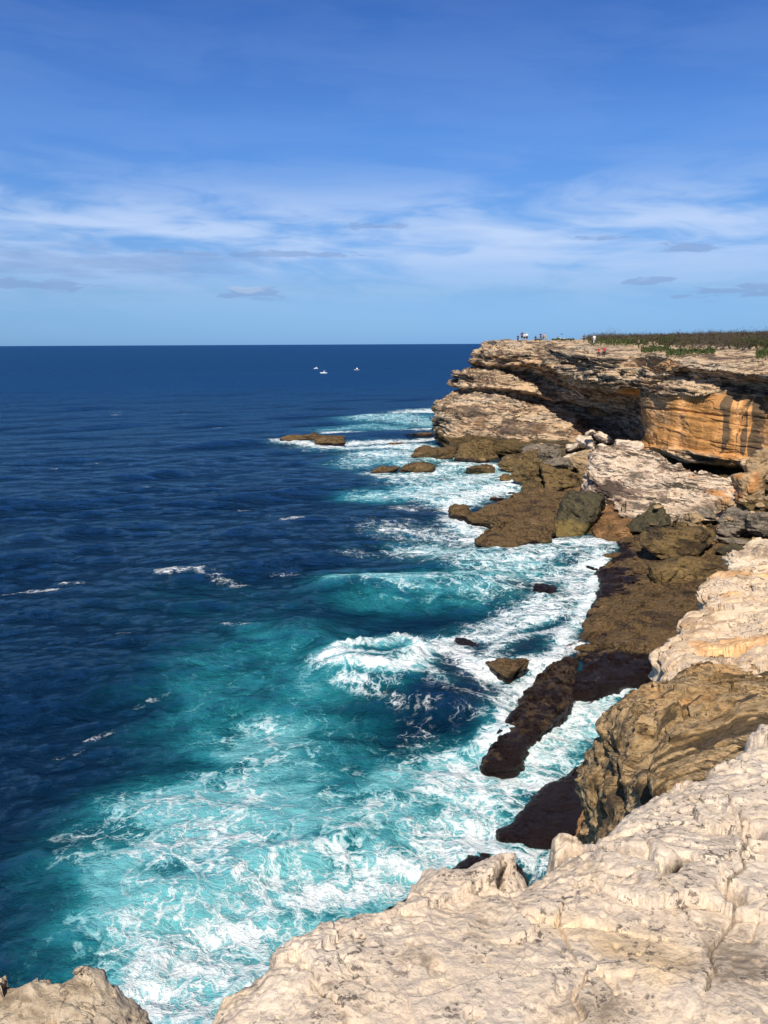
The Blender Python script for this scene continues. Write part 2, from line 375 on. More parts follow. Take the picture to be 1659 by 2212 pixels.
# ---------------------------------------------------------------- generic rock mass: plan outline, profile, top surface
def mesa(name, outline, mat, zb=-1.5, prof=((0, 0.0), (0.15, 0.35), (0.0, 0.7), (0.5, 1.0)), rr=0.6, nt=500, nin=60, nwall=90, interior=(),
         amp=0.5, L=3.0, samp=0.4, sth=1.2, slat=8.0, dip=(0, 0), seed=0.0, maskf=None, center=None, fine=0.06, jag=0.0, topamp=1.0, curve=True, dispf=None, sharp=3.5, groove=0.0, blk=0.0, gw_=.10, glat=1.3, gth=1.1, fac=0.0, fs=1.0, fz=1.0):
    B = np.array(outline, float)
    B = catmull(B, len(B)*12, True) if curve else B
    B = resample(B, nt)
    Bs = B.copy()
    for _ in range(nt//60): Bs = (np.roll(Bs, 1, 0)+2*Bs+np.roll(Bs, -1, 0))/4
    if center is None: center = kernel_center(Bs)
    if jag > 0:
        a = np.stack([fbm(B[:, 0]/jag+seed+9*k, B[:, 1]/jag, B[:, 0]*0, 4) for k in (0, 1)], 1)
        B[:, :2] += a*jag*0.35
    c = B.mean(0) if center is None else np.array(center, float)
    tan = np.roll(B, -3, 0)-np.roll(B, 3, 0)
    n = np.stack([tan[:, 1], -tan[:, 0]], 1); n /= np.linalg.norm(n, axis=1, keepdims=True)+1e-9
    area = 0.5*np.sum(B[:, 0]*np.roll(B[:, 1], -1)-B[:, 1]*np.roll(B[:, 0], -1))
    if area < 0: n = -n
    for _ in range(6): n = (np.roll(n, 1, 0)+n+np.roll(n, -1, 0)); n /= np.linalg.norm(n, axis=1, keepdims=True)
    sub = np.array([*[tuple(p) for p in B[::max(1, nt//40)]], *[tuple(p) for p in interior]])
    rbf = RBF(sub)
    rows = []
    inner = B[:, :2]-n*rr
    tn = np.roll(Bs, -5, 0)-np.roll(Bs, 5, 0); n2_ = np.stack([tn[:, 1], -tn[:, 0]], 1)*(1 if area > 0 else -1); n2_ /= np.linalg.norm(n2_, axis=1, keepdims=True)+1e-9
    ins = c[:2]+(Bs[:, :2]-c[:2])*(1-min(.3, rr/np.median(np.linalg.norm(Bs[:, :2]-c[:2], axis=1))))
    for k in range(nin):
        f = (k/nin)**0.8
        xy = c[:2]+((ins*(1-f**5)+inner*f**5)-c[:2])*f
        rows.append(np.c_[xy, rbf(xy[:, 0], xy[:, 1])])
    nr = max(6, int(nin*0.25))
    for k in range(nr+1):
        th = k/nr*math.pi/2
        xy = inner+n*rr*math.sin(th)
        rows.append(np.c_[xy, rbf(xy[:, 0], xy[:, 1])-rr*(1-math.cos(th))*0.8])
    zt = rows[-1][:, 2]
    pf = np.array(prof, float)
    for k in range(1, nwall+1):
        g = k/nwall
        off = np.interp(g, pf[:, 1], pf[:, 0])
        rows.append(np.c_[B[:, :2]+n*off, zt+(zb-zt)*g])
    P = np.stack(rows)
    N = normals(P, True)
    if np.mean(N[:nin, :, 2]) < 0: N = -N
    kf = min(nin-2, int(nin*.22)); wgt = np.clip(1-np.arange(len(P))/kf, 0, 1)[:, None, None]
    N = N*(1-wgt)+np.array([0, 0, 1.0])*wgt; N /= np.linalg.norm(N, axis=2, keepdims=True)
    horiz = 1-np.abs(N[..., 2])*0.75*topamp
    d = amp*fbm(P[..., 0]/L+seed, P[..., 1]/L, P[..., 2]/L, 4)*(0.35+0.65*horiz)
    d = d+samp*strata(P, dip, sth, slat, 3, sharp, seed)*horiz
    if groove: d = d-groove*grooves(P, dip, sth*gth, slat*glat, seed, 1.0, gw_)*(.4+.6*horiz)
    if blk:
        Q = P/L*1.6; d = d+blk*(np.tanh(6*vn(Q[..., 0]+seed, Q[..., 1], Q[..., 2]*1.5))+.5*np.tanh(7*vn(Q[..., 0]*2.2, Q[..., 1]*2.2+seed, Q[..., 2]*3)))*(.3+.7*horiz)
    if fac:
        wq = P+.18*fs*np.stack([vn(P[..., 0]/fs*1.5+k*7, P[..., 1]/fs*1.5, P[..., 2]/fs*1.5) for k in (0, 1, 2)], -1)
        d = d+fac*rockfacets(wq[..., 0]/fs, wq[..., 1]/fs, wq[..., 2]/fs/fz, seed)+.4*fac*rockfacets(wq[..., 0]/fs*2.7, wq[..., 1]/fs*2.7, wq[..., 2]/fs/fz*2.7, seed+5)
    if fine: d = d+fine*fbm(P[..., 0]/(L*.12)+seed, P[..., 1]/(L*.12), P[..., 2]/(L*.12), 3)
    P = P+N*d[..., None]
    if dispf is not None: P = dispf(P, N)
    mk = np.zeros(P.shape[:2]+(4,), np.float32)
    if maskf: maskf(P, N, mk)
    flip = area > 0
    return grid_mesh(name, P, mat, mk, True, flip=not flip)
def kernel_center(B):
    P = B[::max(1, len(B)//60), :2]; Q = np.roll(P, -1, 0)
    sg = np.sign(np.sum(P[:, 0]*Q[:, 1]-Q[:, 0]*P[:, 1]))
    lo, hi = P.min(0), P.max(0); best = None
    for it in range(2):
        gx, gy = np.meshgrid(np.linspace(lo[0], hi[0], 60), np.linspace(lo[1], hi[1], 60)); G = np.stack([gx.ravel(), gy.ravel()], 1)
        e = Q-P; L = np.linalg.norm(e, axis=1)+1e-9
        d = sg*(e[None, :, 0]*(G[:, None, 1]-P[None, :, 1])-e[None, :, 1]*(G[:, None, 0]-P[None, :, 0]))/L
        sc = d.min(1); k = int(np.argmax(sc)); best = G[k]; w = (hi-lo)/20; lo, hi = best-w, best+w
    print('   kernel', round(float(sc[k]), 2))
    return (best[0], best[1], float(B[:, 2].mean()))
def U(z, *uv): return [tuple(Pz(u, v, z)) for u, v in uv]
def UZ(*uvz): return [tuple(Pz(u, v, z)) for u, v, z in uvz]
# ================================================================ SEA
print('sea')
SWELLS = []
def strokes():
    L = []
    def s(f, a, w, *uv): L.append((f, a, w, [tuple(Pz(u, v, 0)[:2]) for u, v in uv]))
    # big churned pool, bottom left
    s(.50, .95, 3.4, (350, 1790), (390, 1880), (450, 1850))
    s(.42, .85, 3.0, (300, 1890), (305, 2000), (340, 2080))
    s(.60, .95, 3.2, (430, 1850), (560, 1960), (500, 2090))
    s(.72, .9, 2.0, (760, 1950), (640, 2020), (500, 2080), (380, 2120), (300, 2180))
    s(.62, .8, 3.0, (470, 2120), (420, 2230), (600, 2200))
    s(.42, .7, 1.8, (270, 2040), (215, 2080), (200, 2120))
    s(.40, .75, 2.2, (560, 1720), (590, 1850), (650, 1900), (760, 1950))
    s(.34, .5, 1.6, (240, 1760), (340, 1740), (450, 1745))
    s(.45, .6, 1.6, (430, 1700), (540, 1690), (560, 1740))
    s(.30, .75, 2.2, (520, 1600), (560, 1680), (600, 1720))
    s(.45, .7, 1.6, (720, 1790), (790, 1740), (900, 1800), (880, 1880), (780, 1900), (720, 1850))
    s(.72, .85, 2.2, (760, 1870), (860, 1900), (960, 1830), (1040, 1790))
    s(.62, .8, 2.2, (890, 1700), (980, 1720), (1040, 1790))
    s(.72, .8, 2.2, (960, 1680), (1080, 1700), (1180, 1640), (1250, 1560))
    s(.85, .8, 1.8, (1060, 1650), (1150, 1610), (1270, 1520), (1330, 1480))
    s(.7, .6, 1.4, (1130, 1830), (1180, 1870), (1100, 1850))
    s(.85, .7, 1.2, (1225, 1740), (1290, 1680))
    # pale blue-green billows without much foam
    s(.10, .62, 4.5, (470, 1470), (560, 1450), (640, 1500))
    s(.12, .72, 4.2, (500, 1560), (600, 1600), (600, 1700))
    s(.08, .55, 4.5, (560, 1400), (680, 1400))
    s(.16, .62, 2.6, (700, 1640), (780, 1680), (800, 1740))
    s(.12, .55, 3.0, (640, 1540), (700, 1600), (700, 1720), (650, 1800))
    s(.04, .30, 7.0, (420, 1300), (540, 1330), (640, 1300))
    # the breaking wave
    s(.96, .8, .8, (712, 1452), (735, 1430), (775, 1418))
    s(1.05, .8, .85, (845, 1392), (885, 1398), (908, 1425), (905, 1455), (880, 1478))
    s(.98, .8, .8, (720, 1470), (780, 1478), (850, 1490), (885, 1480))
    s(.86, .9, 1.0, (745, 1450), (820, 1450), (880, 1440))
    s(.60, .9, 1.0, (690, 1450), (720, 1455)); s(.62, .8, .9, (780, 1420), (840, 1410))
    s(.60, .5, .7, (740, 1492), (800, 1510), (860, 1512), (900, 1490))
    s(.62, .5, .8, (905, 1420), (940, 1410)); s(.6, .5, .7, (900, 1470), (935, 1480), (960, 1500))
    s(.82, .5, 1.0, (930, 1400), (1000, 1385), (1060, 1390), (1130, 1362), (1230, 1330))
    s(1.0, .5, 1.3, (950, 1405), (1020, 1445), (1075, 1480), (1160, 1450))
    s(.8, .5, .8, (1060, 1435), (1090, 1395), (1200, 1380))
    s(.34, .15, 1.5, (850, 1480), (950, 1500), (1040, 1530), (1080, 1500), (960, 1450))
    s(.42, .2, .9, (740, 1490), (860, 1545), (980, 1565), (1050, 1560))
    s(.30, .2, 2.0, (870, 1620), (950, 1640), (1040, 1630), (900, 1680))
    s(1.0, .3, .55, (1180, 1432), (1240, 1415), (1310, 1412), (1370, 1425), (1430, 1448))
    s(.8, .3, .5, (1290, 1425), (1360, 1440), (1400, 1460))
    # along the long reef
    s(.95, .6, .9, (1050, 1640), (1080, 1560), (1130, 1500), (1190, 1430), (1250, 1345), (1285, 1260), (1300, 1200))
    s(.62, .5, 2.5, (1000, 1380), (1120, 1340), (1210, 1300), (1260, 1240))
    s(.75, .5, 2.0, (1150, 1340), (1230, 1290), (1270, 1220))
    s(.48, .35, 3.0, (1060, 1280), (1200, 1250))
    s(.66, .6, 4.0, (1120, 1210), (1220, 1200), (1320, 1175))
    s(.62, .75, 4.0, (930, 1190), (1040, 1220), (1150, 1235))
    s(.42, .9, 3.0, (750, 1262), (850, 1270), (960, 1262), (1050, 1255))
    s(.16, .75, 3.6, (820, 1295), (950, 1290), (1060, 1290))
    s(.35, .3, 2.5, (760, 1195), (850, 1205), (930, 1215))
    # round the brown slab
    s(1.0, .6, 2.4, (985, 1130), (1040, 1180), (1110, 1192), (1190, 1178), (1300, 1178))
    s(.95, .5, 1.6, (970, 1105), (1010, 1125), (1040, 1145))
    s(.6, .45, 4.0, (850, 1150), (930, 1160), (980, 1170))
    s(.5, .2, 3.0, (860, 1110), (940, 1105))
    s(.9, .75, 4.0, (975, 1090), (1030, 1065), (1090, 1055), (1130, 1045))
    s(.72, .85, 5.0, (900, 1075), (990, 1050), (1060, 1030))
    s(.45, .9, 4.0, (790, 1072), (860, 1080), (900, 1060))
    s(.62, .8, 6.0, (900, 1040), (960, 1015), (1010, 1010), (1070, 1030))
    s(.85, .7, 3.0, (970, 1000), (1040, 1005), (1080, 1010))
    # outer rocks and reef
    s(.8, .6, 2.4, (790, 1022), (850, 1034), (930, 1026))
    s(.5, .8, 5.0, (760, 1005), (820, 990), (880, 1000))
    s(1.0, .6, 3.2, (610, 952), (700, 962), (760, 955), (850, 950), (950, 948))
    s(1.0, .6, 2.6, (700, 938), (800, 934), (900, 932), (955, 928))
    s(.85, .8, 6.0, (700, 968), (790, 968), (860, 970), (940, 975))
    s(.7, .85, 6.0, (800, 985), (880, 985), (950, 990))
    s(.35, .9, 7.0, (720, 928), (800, 920), (860, 925))
    s(.5, .95, 9.0, (790, 905), (860, 908), (930, 915))
    s(.95, .85, 6.0, (850, 898), (900, 890), (948, 888))
    # whitecaps
    for (a, b, w, f) in [((345, 1246), (425, 1238), .8, .85), ((425, 1238), (510, 1266), .9, .5), ((0, 1280), (118, 1280), .45, .75), ((490, 1363), (548, 1365), .35, .6),
                      ((612, 1135), (642, 1134), .8, .8), ((200, 1596), (240, 1582), .35, .6), ((590, 1240), (640, 1240), .5, .5), ((140, 1266), (180, 1266), .4, .6),
                      ((255, 1382), (290, 1380), .35, .5), ((900, 798), (1000, 797), 2.5, .7), ((740, 825), (775, 825), 1.6, .5), ((985, 860), (1010, 858), 1.2, .5),
                      ((130, 1635), (180, 1620), .3, .42), ((550, 1120), (580, 1118), .5, .45), ((300, 1530), (350, 1510), .4, .4)]:
        s(f, .15, w, a, b)
    for k in range(34):
        u_ = rnd.uniform(-300, 1000); v_ = rnd.uniform(765, 1120); ln = rnd.uniform(6, 22)
        if u_ > 560 and v_ > 880: continue
        d_ = 21/math.tan(PITCH+math.atan((v_-CV)/FU))
        s(rnd.uniform(.34, .5), .05, .0028*d_+.25, (u_, v_), (u_+ln, v_-0.6))
    return L
# polar grid on the water, seen from the shore; finer close in
na, nr_ = 1000, 880
azs = np.radians(np.linspace(-46, 40, na))
th = np.radians(np.r_[np.linspace(64, 12, 430, endpoint=False), np.linspace(12, 0.9, 400, endpoint=False), np.geomspace(0.9, 0.02, 50)])
r = H/np.tan(th)
X = r[:, None]*np.sin(azs)[None]; Y = r[:, None]*np.cos(azs)[None]; Rr = np.broadcast_to(r[:, None], X.shape)
foam = np.zeros(X.shape, np.float32); aer = np.zeros(X.shape, np.float32)
near = int(np.searchsorted(r, 420))
xs, ys = X[:near], Y[:near]
wx_ = xs+2.2*fbm(xs/5, ys/5, xs*0, 3)+.8*fbm(xs/1.3, ys/1.3, xs*0+4, 3); wy_ = ys+2.2*fbm(xs/5+50, ys/5, xs*0, 3)+.8*fbm(xs/1.3+30, ys/1.3, xs*0+4, 3)
for f, a, w, pl in strokes():
    pa = np.array(pl); x0, y0 = pa.min(0)-w*4-3; x1, y1 = pa.max(0)+w*4+3
    i0 = max(0, np.searchsorted(r, max(1, math.hypot(max(0, min(abs(x0), abs(x1)) if x0*x1 > 0 else 0), max(y0, 0))))-2)
    i1 = min(near, np.searchsorted(r, math.hypot(max(abs(x0), abs(x1)), y1))+2)
    if i1 <= i0: continue
    aa = [math.atan2(px, py) for px in (x0, x1) for py in (max(y0, 1), y1)]
    j0 = max(0, np.searchsorted(azs, min(aa))-2); j1 = min(na, np.searchsorted(azs, max(aa))+2)
    sl = (slice(i0, i1), slice(j0, j1))
    amp_w = min(1.0, w/2.0)
    qx = xs[sl]+(wx_[sl]-xs[sl])*amp_w; qy = ys[sl]+(wy_[sl]-ys[sl])*amp_w
    d = seg_dist(qx, qy, pl)
    g = np.exp(-(d/w)**2*0.9); f = f*.9 if f > .3 else f
    foam[sl] = np.maximum(foam[sl], f*g)+0.10*np.minimum(foam[sl], f*g)
    ga = np.exp(-(seg_dist(xs[sl], ys[sl], pl)/(w*1.25+.4))**2*0.9)
    aer[sl] = np.maximum(aer[sl], a*ga)+0.10*np.minimum(aer[sl], a*ga)
foam = np.clip(foam, 0, 1.15); aer = np.clip(aer, 0, 1.05)
def sea_height(X, Y, R, foam=None):
    h = np.zeros(X.shape)
    rs = np.random.default_rng(5)
    w1 = 2.5*fbm(X/23, Y/23, X*0, 2); w2 = 2.5*fbm(X/23+40, Y/23, X*0, 2)
    xx, yy = X+w1, Y+w2
    for k in range(34):
        lam = 34*(0.86**k)+0.7
        ang = rs.normal(0.5, 0.5)+math.pi/2
        A = 0.0062*lam**0.98 if lam > 8 else 0.0105*lam
        ph = rs.uniform(0, 6.28)
        res = np.clip((lam/ (0.0035*R+ R*R/(H*1400)+1e-3)-2.0)/3, 0, 1)
        p = (xx*math.cos(ang)+yy*math.sin(ang))*2*math.pi/lam+ph
        h += A*res*(1-np.abs(np.sin(p/2)))*1.6 if k > 8 else A*res*np.sin(p)
    return h
Z = sea_height(X, Y, Rr)
def ridge(uv, hgt, w, skew=0.0):
    pl = [tuple(Pz(u, v, 0)[:2]) for u, v in uv]
    d = seg_dist(xs, ys, pl); Z[:near] += hgt*np.exp(-(d/w)**2)
ridge([(640, 1380), (720, 1440), (830, 1490), (960, 1540), (1060, 1590)], 0.8, 2.6)
ridge([(860, 1590), (980, 1600)], -0.5, 2.6)
ridge([(720, 1270), (850, 1275), (1060, 1270)], 0.9, 2.6)
ridge([(780, 1420), (850, 1395), (900, 1420), (880, 1460)], 0.3, 1.3)
ridge([(820, 1345), (1040, 1340)], -0.6, 3.0)
ridge([(800, 903), (940, 905)], 1.2, 6)
ridge([(780, 1066), (900, 1070)], 0.6, 3)
fz = foam[:near]
Z[:near] += fz**2*(0.42*fbm(xs/1.1, ys/1.1, xs*0, 4)+0.12*np.abs(fbm(xs/.35, ys/.35, xs*0, 3)))*np.clip(160/Rr[:near], 0, 1)
brk = np.exp(-(seg_dist(xs, ys, [tuple(Pz(u, v, 0)[:2]) for u, v in [(760, 1430), (850, 1380), (905, 1420), (870, 1460)]])/1.2)**2)
Z[:near] += brk*(0.45*np.abs(fbm(xs/.8, ys/.8, xs*0+7, 4))+0.25*fbm(xs/.25, ys/.25, xs*0+7, 3))
mk = np.zeros(X.shape+(4,), np.float32); mk[..., 0] = foam; mk[..., 1] = aer; mk[..., 3] = 1

m = bpy.data.materials.new('sea_water'); m.use_nodes = True; t = NT(m.node_tree); t.n.clear()
P_ = t.new('ShaderNodeNewGeometry').outputs['Position']
x, y, z = t.sep(P_); p = t.com(x, y, 0.0)
sp = t.new('ShaderNodeSeparateColor'); t.l.new(t.attr('mask').outputs['Color'], sp.inputs[0]); F_, A_ = sp.outputs[0], sp.outputs[1]
w1 = t.vm('SCALE', t.vm('SUBTRACT', t.noise(p, 0.45, 3, color=True), (0.5, 0.5, 0.5)), None, 3.4)
w2 = t.vm('SCALE', t.vm('SUBTRACT', t.noise(p, 2.1, 3, color=True), (0.5, 0.5, 0.5)), None, 0.9)
p2 = t.vm('ADD', p, t.vm('ADD', w1, w2))
v1 = t.vor(p2, 0.75); v2 = t.vor(p2, 2.0); v3 = t.vor(t.vm('ADD', p2, (7, 3, 0)), 0.33)
wob = t.noise(p, 1.0, 4, 0.6)
l1 = t.sm(v1, 0.0, t.m('MULTIPLY', wob, 0.26), 1.0, 0.0); l2 = t.sm(v2, 0.0, t.m('MULTIPLY', wob, 0.30), 1.0, 0.0); l3 = t.sm(v3, 0.0, 0.10, 1.0, 0.0)
lace = t.m('MAXIMUM', t.m('MAXIMUM', l1, t.m('MULTIPLY', l2, 0.75)), l3)
nz = t.noise(p2, 0.9, 9, 0.68)
val = t.m('ADD', F_, t.m('ADD', t.m('MULTIPLY', t.m('SUBTRACT', nz, 0.5), 1.8), t.m('MULTIPLY', t.m('SUBTRACT', lace, 0.30), 0.42)))
fm = t.m('MULTIPLY', t.sm(val, 0.42, 1.02), t.sm(F_, 0.03, 0.25))
fm = t.m('MULTIPLY', fm, t.sm(t.noise(p2, 6.0, 6, 0.75), 0.25, 0.62, 0.55, 1.0))
fm = t.m('MAXIMUM', fm, t.m('MULTIPLY', t.sm(F_, .8, 1.1), t.sm(nz, .2, .5)))
an = t.noise(p, 0.30, 6, 0.6, 0.6)
A2 = t.m('MULTIPLY', A_, t.sm(an, 0.2, 0.7, 0.55, 1.2))
A2 = t.m('ADD', A2, t.m('MULTIPLY', t.sm(val, 0.15, 0.75), t.m('MULTIPLY', A_, 0.35)), clamp=True)
deepn = t.noise(p, 0.02, 4, 0.6)
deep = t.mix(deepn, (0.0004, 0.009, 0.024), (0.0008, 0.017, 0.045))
deep = t.mix(t.sm(t.vm('LENGTH', p), 50, 900), deep, (0.0012, 0.024, 0.072))  # brighter blue with distance stands in for stronger sky reflection
wc = t.ramp(A2, [(0.0, (0.0, 0.008, 0.02)), (0.25, (0.001, 0.022, 0.042)), (0.5, (0.003, 0.070, 0.090)), (0.78, (0.018, 0.20, 0.23)), (1.0, (0.14, 0.44, 0.47))])
wc = t.mix(t.sm(A2, 0.0, 0.25), deep, wc)
colr = t.mix(fm, wc, (0.88, 0.91, 0.93))
dist = t.vm('LENGTH', p)
dist = t.vm('LENGTH', p)
wp = t.com(t.m('MULTIPLY', x, 0.75), t.m('MULTIPLY', y, 1.0), 0.0)
b1 = t.noise(wp, 0.9, 7, 0.66, 0.6); b2 = t.noise(wp, 0.16, 5, 0.6, 0.3)
b3 = t.noise(wp, 0.42, 4, 0.6, 0.4)
hb = t.m('ADD', t.m('MULTIPLY', b1, 0.55), t.m('ADD', t.m('MULTIPLY', b3, t.sm(dist, 20, 90, 0.4, 2.4)), t.m('MULTIPLY', t.m('MULTIPLY', b2, 4.0), t.sm(dist, 80, 400, 0.05, 1.2))))
hb = t.m('MULTIPLY', hb, t.m('SUBTRACT', 1.45, t.m('MULTIPLY', A2, 0.55)))
hb = t.m('ADD', hb, t.m('MULTIPLY', fm, 0.05))
bp = t.new('ShaderNodeBump'); bp.inputs['Strength'].default_value = 0.9; bp.inputs['Distance'].default_value = 1.0
t.put(bp.inputs['Height'], hb)
df_ = t.new('ShaderNodeBsdfDiffuse'); t.put(df_.inputs[0], colr); t.l.new(bp.outputs[0], df_.inputs['Normal'])
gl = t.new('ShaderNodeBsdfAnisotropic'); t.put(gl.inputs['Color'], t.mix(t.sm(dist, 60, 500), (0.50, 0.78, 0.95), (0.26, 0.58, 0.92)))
t.put(gl.inputs['Roughness'], t.sm(dist, 60, 900, .12, .30)); t.l.new(bp.outputs[0], gl.inputs['Normal'])
fr = t.new('ShaderNodeFresnel'); fr.inputs[0].default_value = 1.33; t.l.new(bp.outputs[0], fr.inputs['Normal'])
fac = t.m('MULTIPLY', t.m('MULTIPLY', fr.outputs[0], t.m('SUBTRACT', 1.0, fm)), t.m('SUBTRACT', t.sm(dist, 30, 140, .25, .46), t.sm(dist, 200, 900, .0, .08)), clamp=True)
mx = t.new('ShaderNodeMixShader'); t.put(mx.inputs[0], fac); t.l.new(df_.outputs[0], mx.inputs[1]); t.l.new(gl.outputs[0], mx.inputs[2])
o = t.new('ShaderNodeOutputMaterial'); t.l.new(mx.outputs[0], o.inputs[0])
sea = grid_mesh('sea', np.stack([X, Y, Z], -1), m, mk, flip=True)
sea['kind'] = 'structure'; sea['label'] = 'deep blue sea with turquoise churned water and white foam'
M_sea = m
# sea floor so that nothing is open behind the far edge
# ================================================================ FAR HEADLAND
print('headland')
COLS = [
 [(335,138,190),(275,205,186),(262,245,186),(290,268,189),(192,298,179),(188,362,177),(218,380,178),(140,412,172),(68,465,167),(88,560,163),(100,640,156)],
 [(370,140,184),(330,200,179),(330,250,178),(340,275,184),(270,285,173),(260,362,170),(270,380,172),(220,400,166),(170,470,161),(180,570,157),(190,650,150)],
 [(450,150,176),(440,200,171),(440,255,171),(430,290,180),(420,315,169),(415,370,166),(410,395,169),(400,420,162),(390,500,156),(390,590,151),(400,660,146)],
 [(570,160,168),(570,215,164),(575,262,164),(560,320,172),(550,350,168),(550,395,165),(550,430,170),(550,465,161),(540,540,153),(540,600,147),(540,680,141)],
 [(680,205,153),(690,250,151),(690,295,151),(700,380,160),(700,420,164),(700,460,166),(700,490,163),(690,510,157),(690,560,150),(680,620,143),(670,690,137)],
 [(800,214,140),(800,260,139),(805,325,139),(815,395,149),(820,430,157),(820,480,161),(825,530,160),(825,570,157),(820,610,148),(810,640,140),(800,700,133)],
 [(920,215,134),(920,280,132.5),(925,360,132),(935,400,143),(940,430,150),(945,490,154),(945,550,152),(945,590,148),(945,625,140),(940,660,132),(935,720,125)],
 [(1015,205,133),(1015,280,131),(1020,372,129),(1025,400,135),(1028,430,141),(1030,490,145),(1035,560,143),(1040,600,140),(1045,640,132),(1045,680,126),(1045,730,120)],
 [(1050,205,131),(1050,270,129),(1045,365,127),(1033,385,127.5),(1036,420,127),(1045,480,127),(1062,560,126),(1065,605,125),(1075,650,123),(1080,680,124),(1085,740,120)],
 [(1140,215,126),(1140,280,123.5),(1140,330,124),(1140,375,120),(1140,425,121),(1140,500,120),(1140,560,120),(1145,620,119),(1160,665,118.5),(1165,685,122),(1170,750,118)],
 [(1250,222,122),(1250,262,119.0),(1250,296,123),(1250,372,116.2),(1250,415,117.8),(1250,500,116.5),(1250,580,116),(1260,650,116),(1270,705,115),(1270,725,119.5),(1270,775,114)],
 [(1340,235,120),(1340,272,116.3),(1340,306,119),(1335,385,115),(1330,440,115.5),(1330,520,114.5),(1330,600,114),(1335,670,114),(1340,722,113.5),(1345,740,118),(1350,790,112)],
 [(1460,245,116),(1460,282,113),(1460,316,116.5),(1460,400,114),(1460,460,112),(1460,540,112),(1460,620,111.5),(1460,680,111.5),(1460,732,111),(1465,750,116),(1470,800,110)],
 [(1560,255,113),(1560,298,109),(1560,328,113.5),(1560,410,112),(1560,480,110),(1560,550,110),(1560,620,109.5),(1560,670,109.5),(1560,730,109),(1560,750,113),(1560,810,107)],
 [(1720,262,108),(1720,306,105),(1720,334,110),(1720,415,107.5),(1720,480,106),(1720,550,106),(1720,620,105.5),(1720,670,105),(1720,730,105),(1720,750,108),(1720,820,103)],
 [(1950,270,98),(1950,310,93),(1950,340,100),(1950,420,98),(1950,480,97),(1950,550,97),(1950,620,96),(1950,670,96),(1950,730,96),(1950,760,98),(1950,860,94)],
 [(2350,280,80),(2350,320,76),(2350,350,81),(2350,430,79),(2350,490,79),(2350,560,79),(2350,640,78),(2350,700,78),(2350,760,78),(2350,800,78),(2350,900,76)],
]
CC = np.array([[[*Py(*Zm(a, b), yy)] for a, b, yy in col] for col in COLS])     # columns x rows x 3
rim = CC[:, 0]
ctrl = [tuple(p) for p in rim]
ctrl += [tuple(Py(u, v, yy)) for u, v, yy in [(1297, 771, 139), (1125, 739, 180), (1200, 739, 180), (1270, 740, 180), (1330, 748, 170), (1379, 750, 165), (1090, 738, 205), (1200, 736, 215),
     (1280, 736, 215), (1300, 735, 260), (1400, 731, 260), (1500, 728, 260), (1659, 724, 260), (1900, 720, 250), (1450, 757, 150), (1560, 760, 145), (1640, 760, 140), (1400, 738, 200), (1550, 738, 190), (1659, 735, 180)]]
ctrl += [(60, 600, 22), (300, 600, 23), (-20, 600, 21), (400, 250, 23)]
zplat = RBF(ctrl)
back = []
for d in (420, 200, 110, 60, 32, 16, 7, 2.5):
    q = rim.copy(); q[:, 0] += d*0.30; q[:, 1] += d*0.95
    q[:, 2] = zplat(q[:, 0], q[:, 1]); back.append(q)
under = CC[:, -1].copy(); under[:, 2] = -2.5; under[:, 1] -= 1.5
rows = np.stack(back+[CC[:, k] for k in range(CC.shape[1])]+[under])            # rows x cols x 3
# seaward back side, behind the tip
b0 = rows[:, 0].copy(); b1 = b0.copy(); b1[:, 0] += 4; b1[:, 1] += 26; b2 = b0.copy(); b2[:, 0] += 40; b2[:, 1] += 60
rows = np.concatenate([b2[:, None], b1[:, None], rows], 1)
jj_ = np.repeat(np.arange(rows.shape[1]), 1)
cw = np.linalg.norm(np.diff(rows[8, :, :], axis=0), axis=1)
# columns: dense in view
nseg = [20, 40]+[int(np.clip(c*2.6, 30, 70)) for c in [60]*14][:14]+[60, 60]
nseg = nseg[:rows.shape[1]-1]
tt = np.concatenate([np.arange(n)/n+i for i, n in enumerate(nseg)]+[[rows.shape[1]-1]])
Pc = rows.transpose(1, 0, 2)
def cat_at(P, tt):
    k = len(P); i = np.minimum(np.floor(tt).astype(int), k-2); f = (tt-i).reshape(-1, 1, 1)
    g = lambda j: P[np.clip(j, 0, k-1)]
    p0, p1, p2, p3 = g(i-1), g(i), g(i+1), g(i+2)
    return 0.5*((2*p1)+(-p0+p2)*f+(2*p0-5*p1+4*p2-p3)*f*f+(-p0+3*p1-3*p2+p3)*f**3)
Pc = cat_at(Pc, tt).transpose(1, 0, 2)
rn_ = [6, 10, 14, 18, 22, 22, 20, 14, 34, 30, 34, 30, 34, 20, 26, 36, 44, 34, 34, 16]
sg = np.concatenate([np.arange(n)/n+i for i, n in enumerate(rn_[:Pc.shape[0]-1])]+[[Pc.shape[0]-1]])
i_ = np.minimum(np.floor(sg).astype(int), Pc.shape[0]-2); f_ = (sg-i_).reshape(-1, 1, 1)
P = Pc[i_]*(1-f_)+Pc[i_+1]*f_
P = blur(P, 4)
nb = int(np.searchsorted(sg, 8))
P[:nb, :, 2] = zplat(P[:nb, :, 0], P[:nb, :, 1])
P = blur(P, 2)
N = normals(P)
if N[nb//2:nb, :, 2].mean() < 0: N = -N
x, y, z = P[..., 0], P[..., 1], P[..., 2]
hz = 1-np.abs(N[..., 2])
wall = ss(x, 36, 40)*ss(z, 4.5, 6)*(1-ss(z, 13.2, 14.2))*ss(140-y, 0, 6)        # smooth stained wall at the right
dz = 1-ss(z, 12.5, 15.5)
st = strata(P, (0.05, -0.10), 2.1, 16, 4, 4.0, 3.0, dz)
fineb = strata(P, (0.09, -0.16), 0.75, 6, 2, 4.0, 8.0, dz)
blk = np.tanh(5*vn(x/5.0+3, y/5.0, z/2.6))*0.5+np.tanh(6*vn(x/2.6+3, y/2.6, z/1.0))*0.22
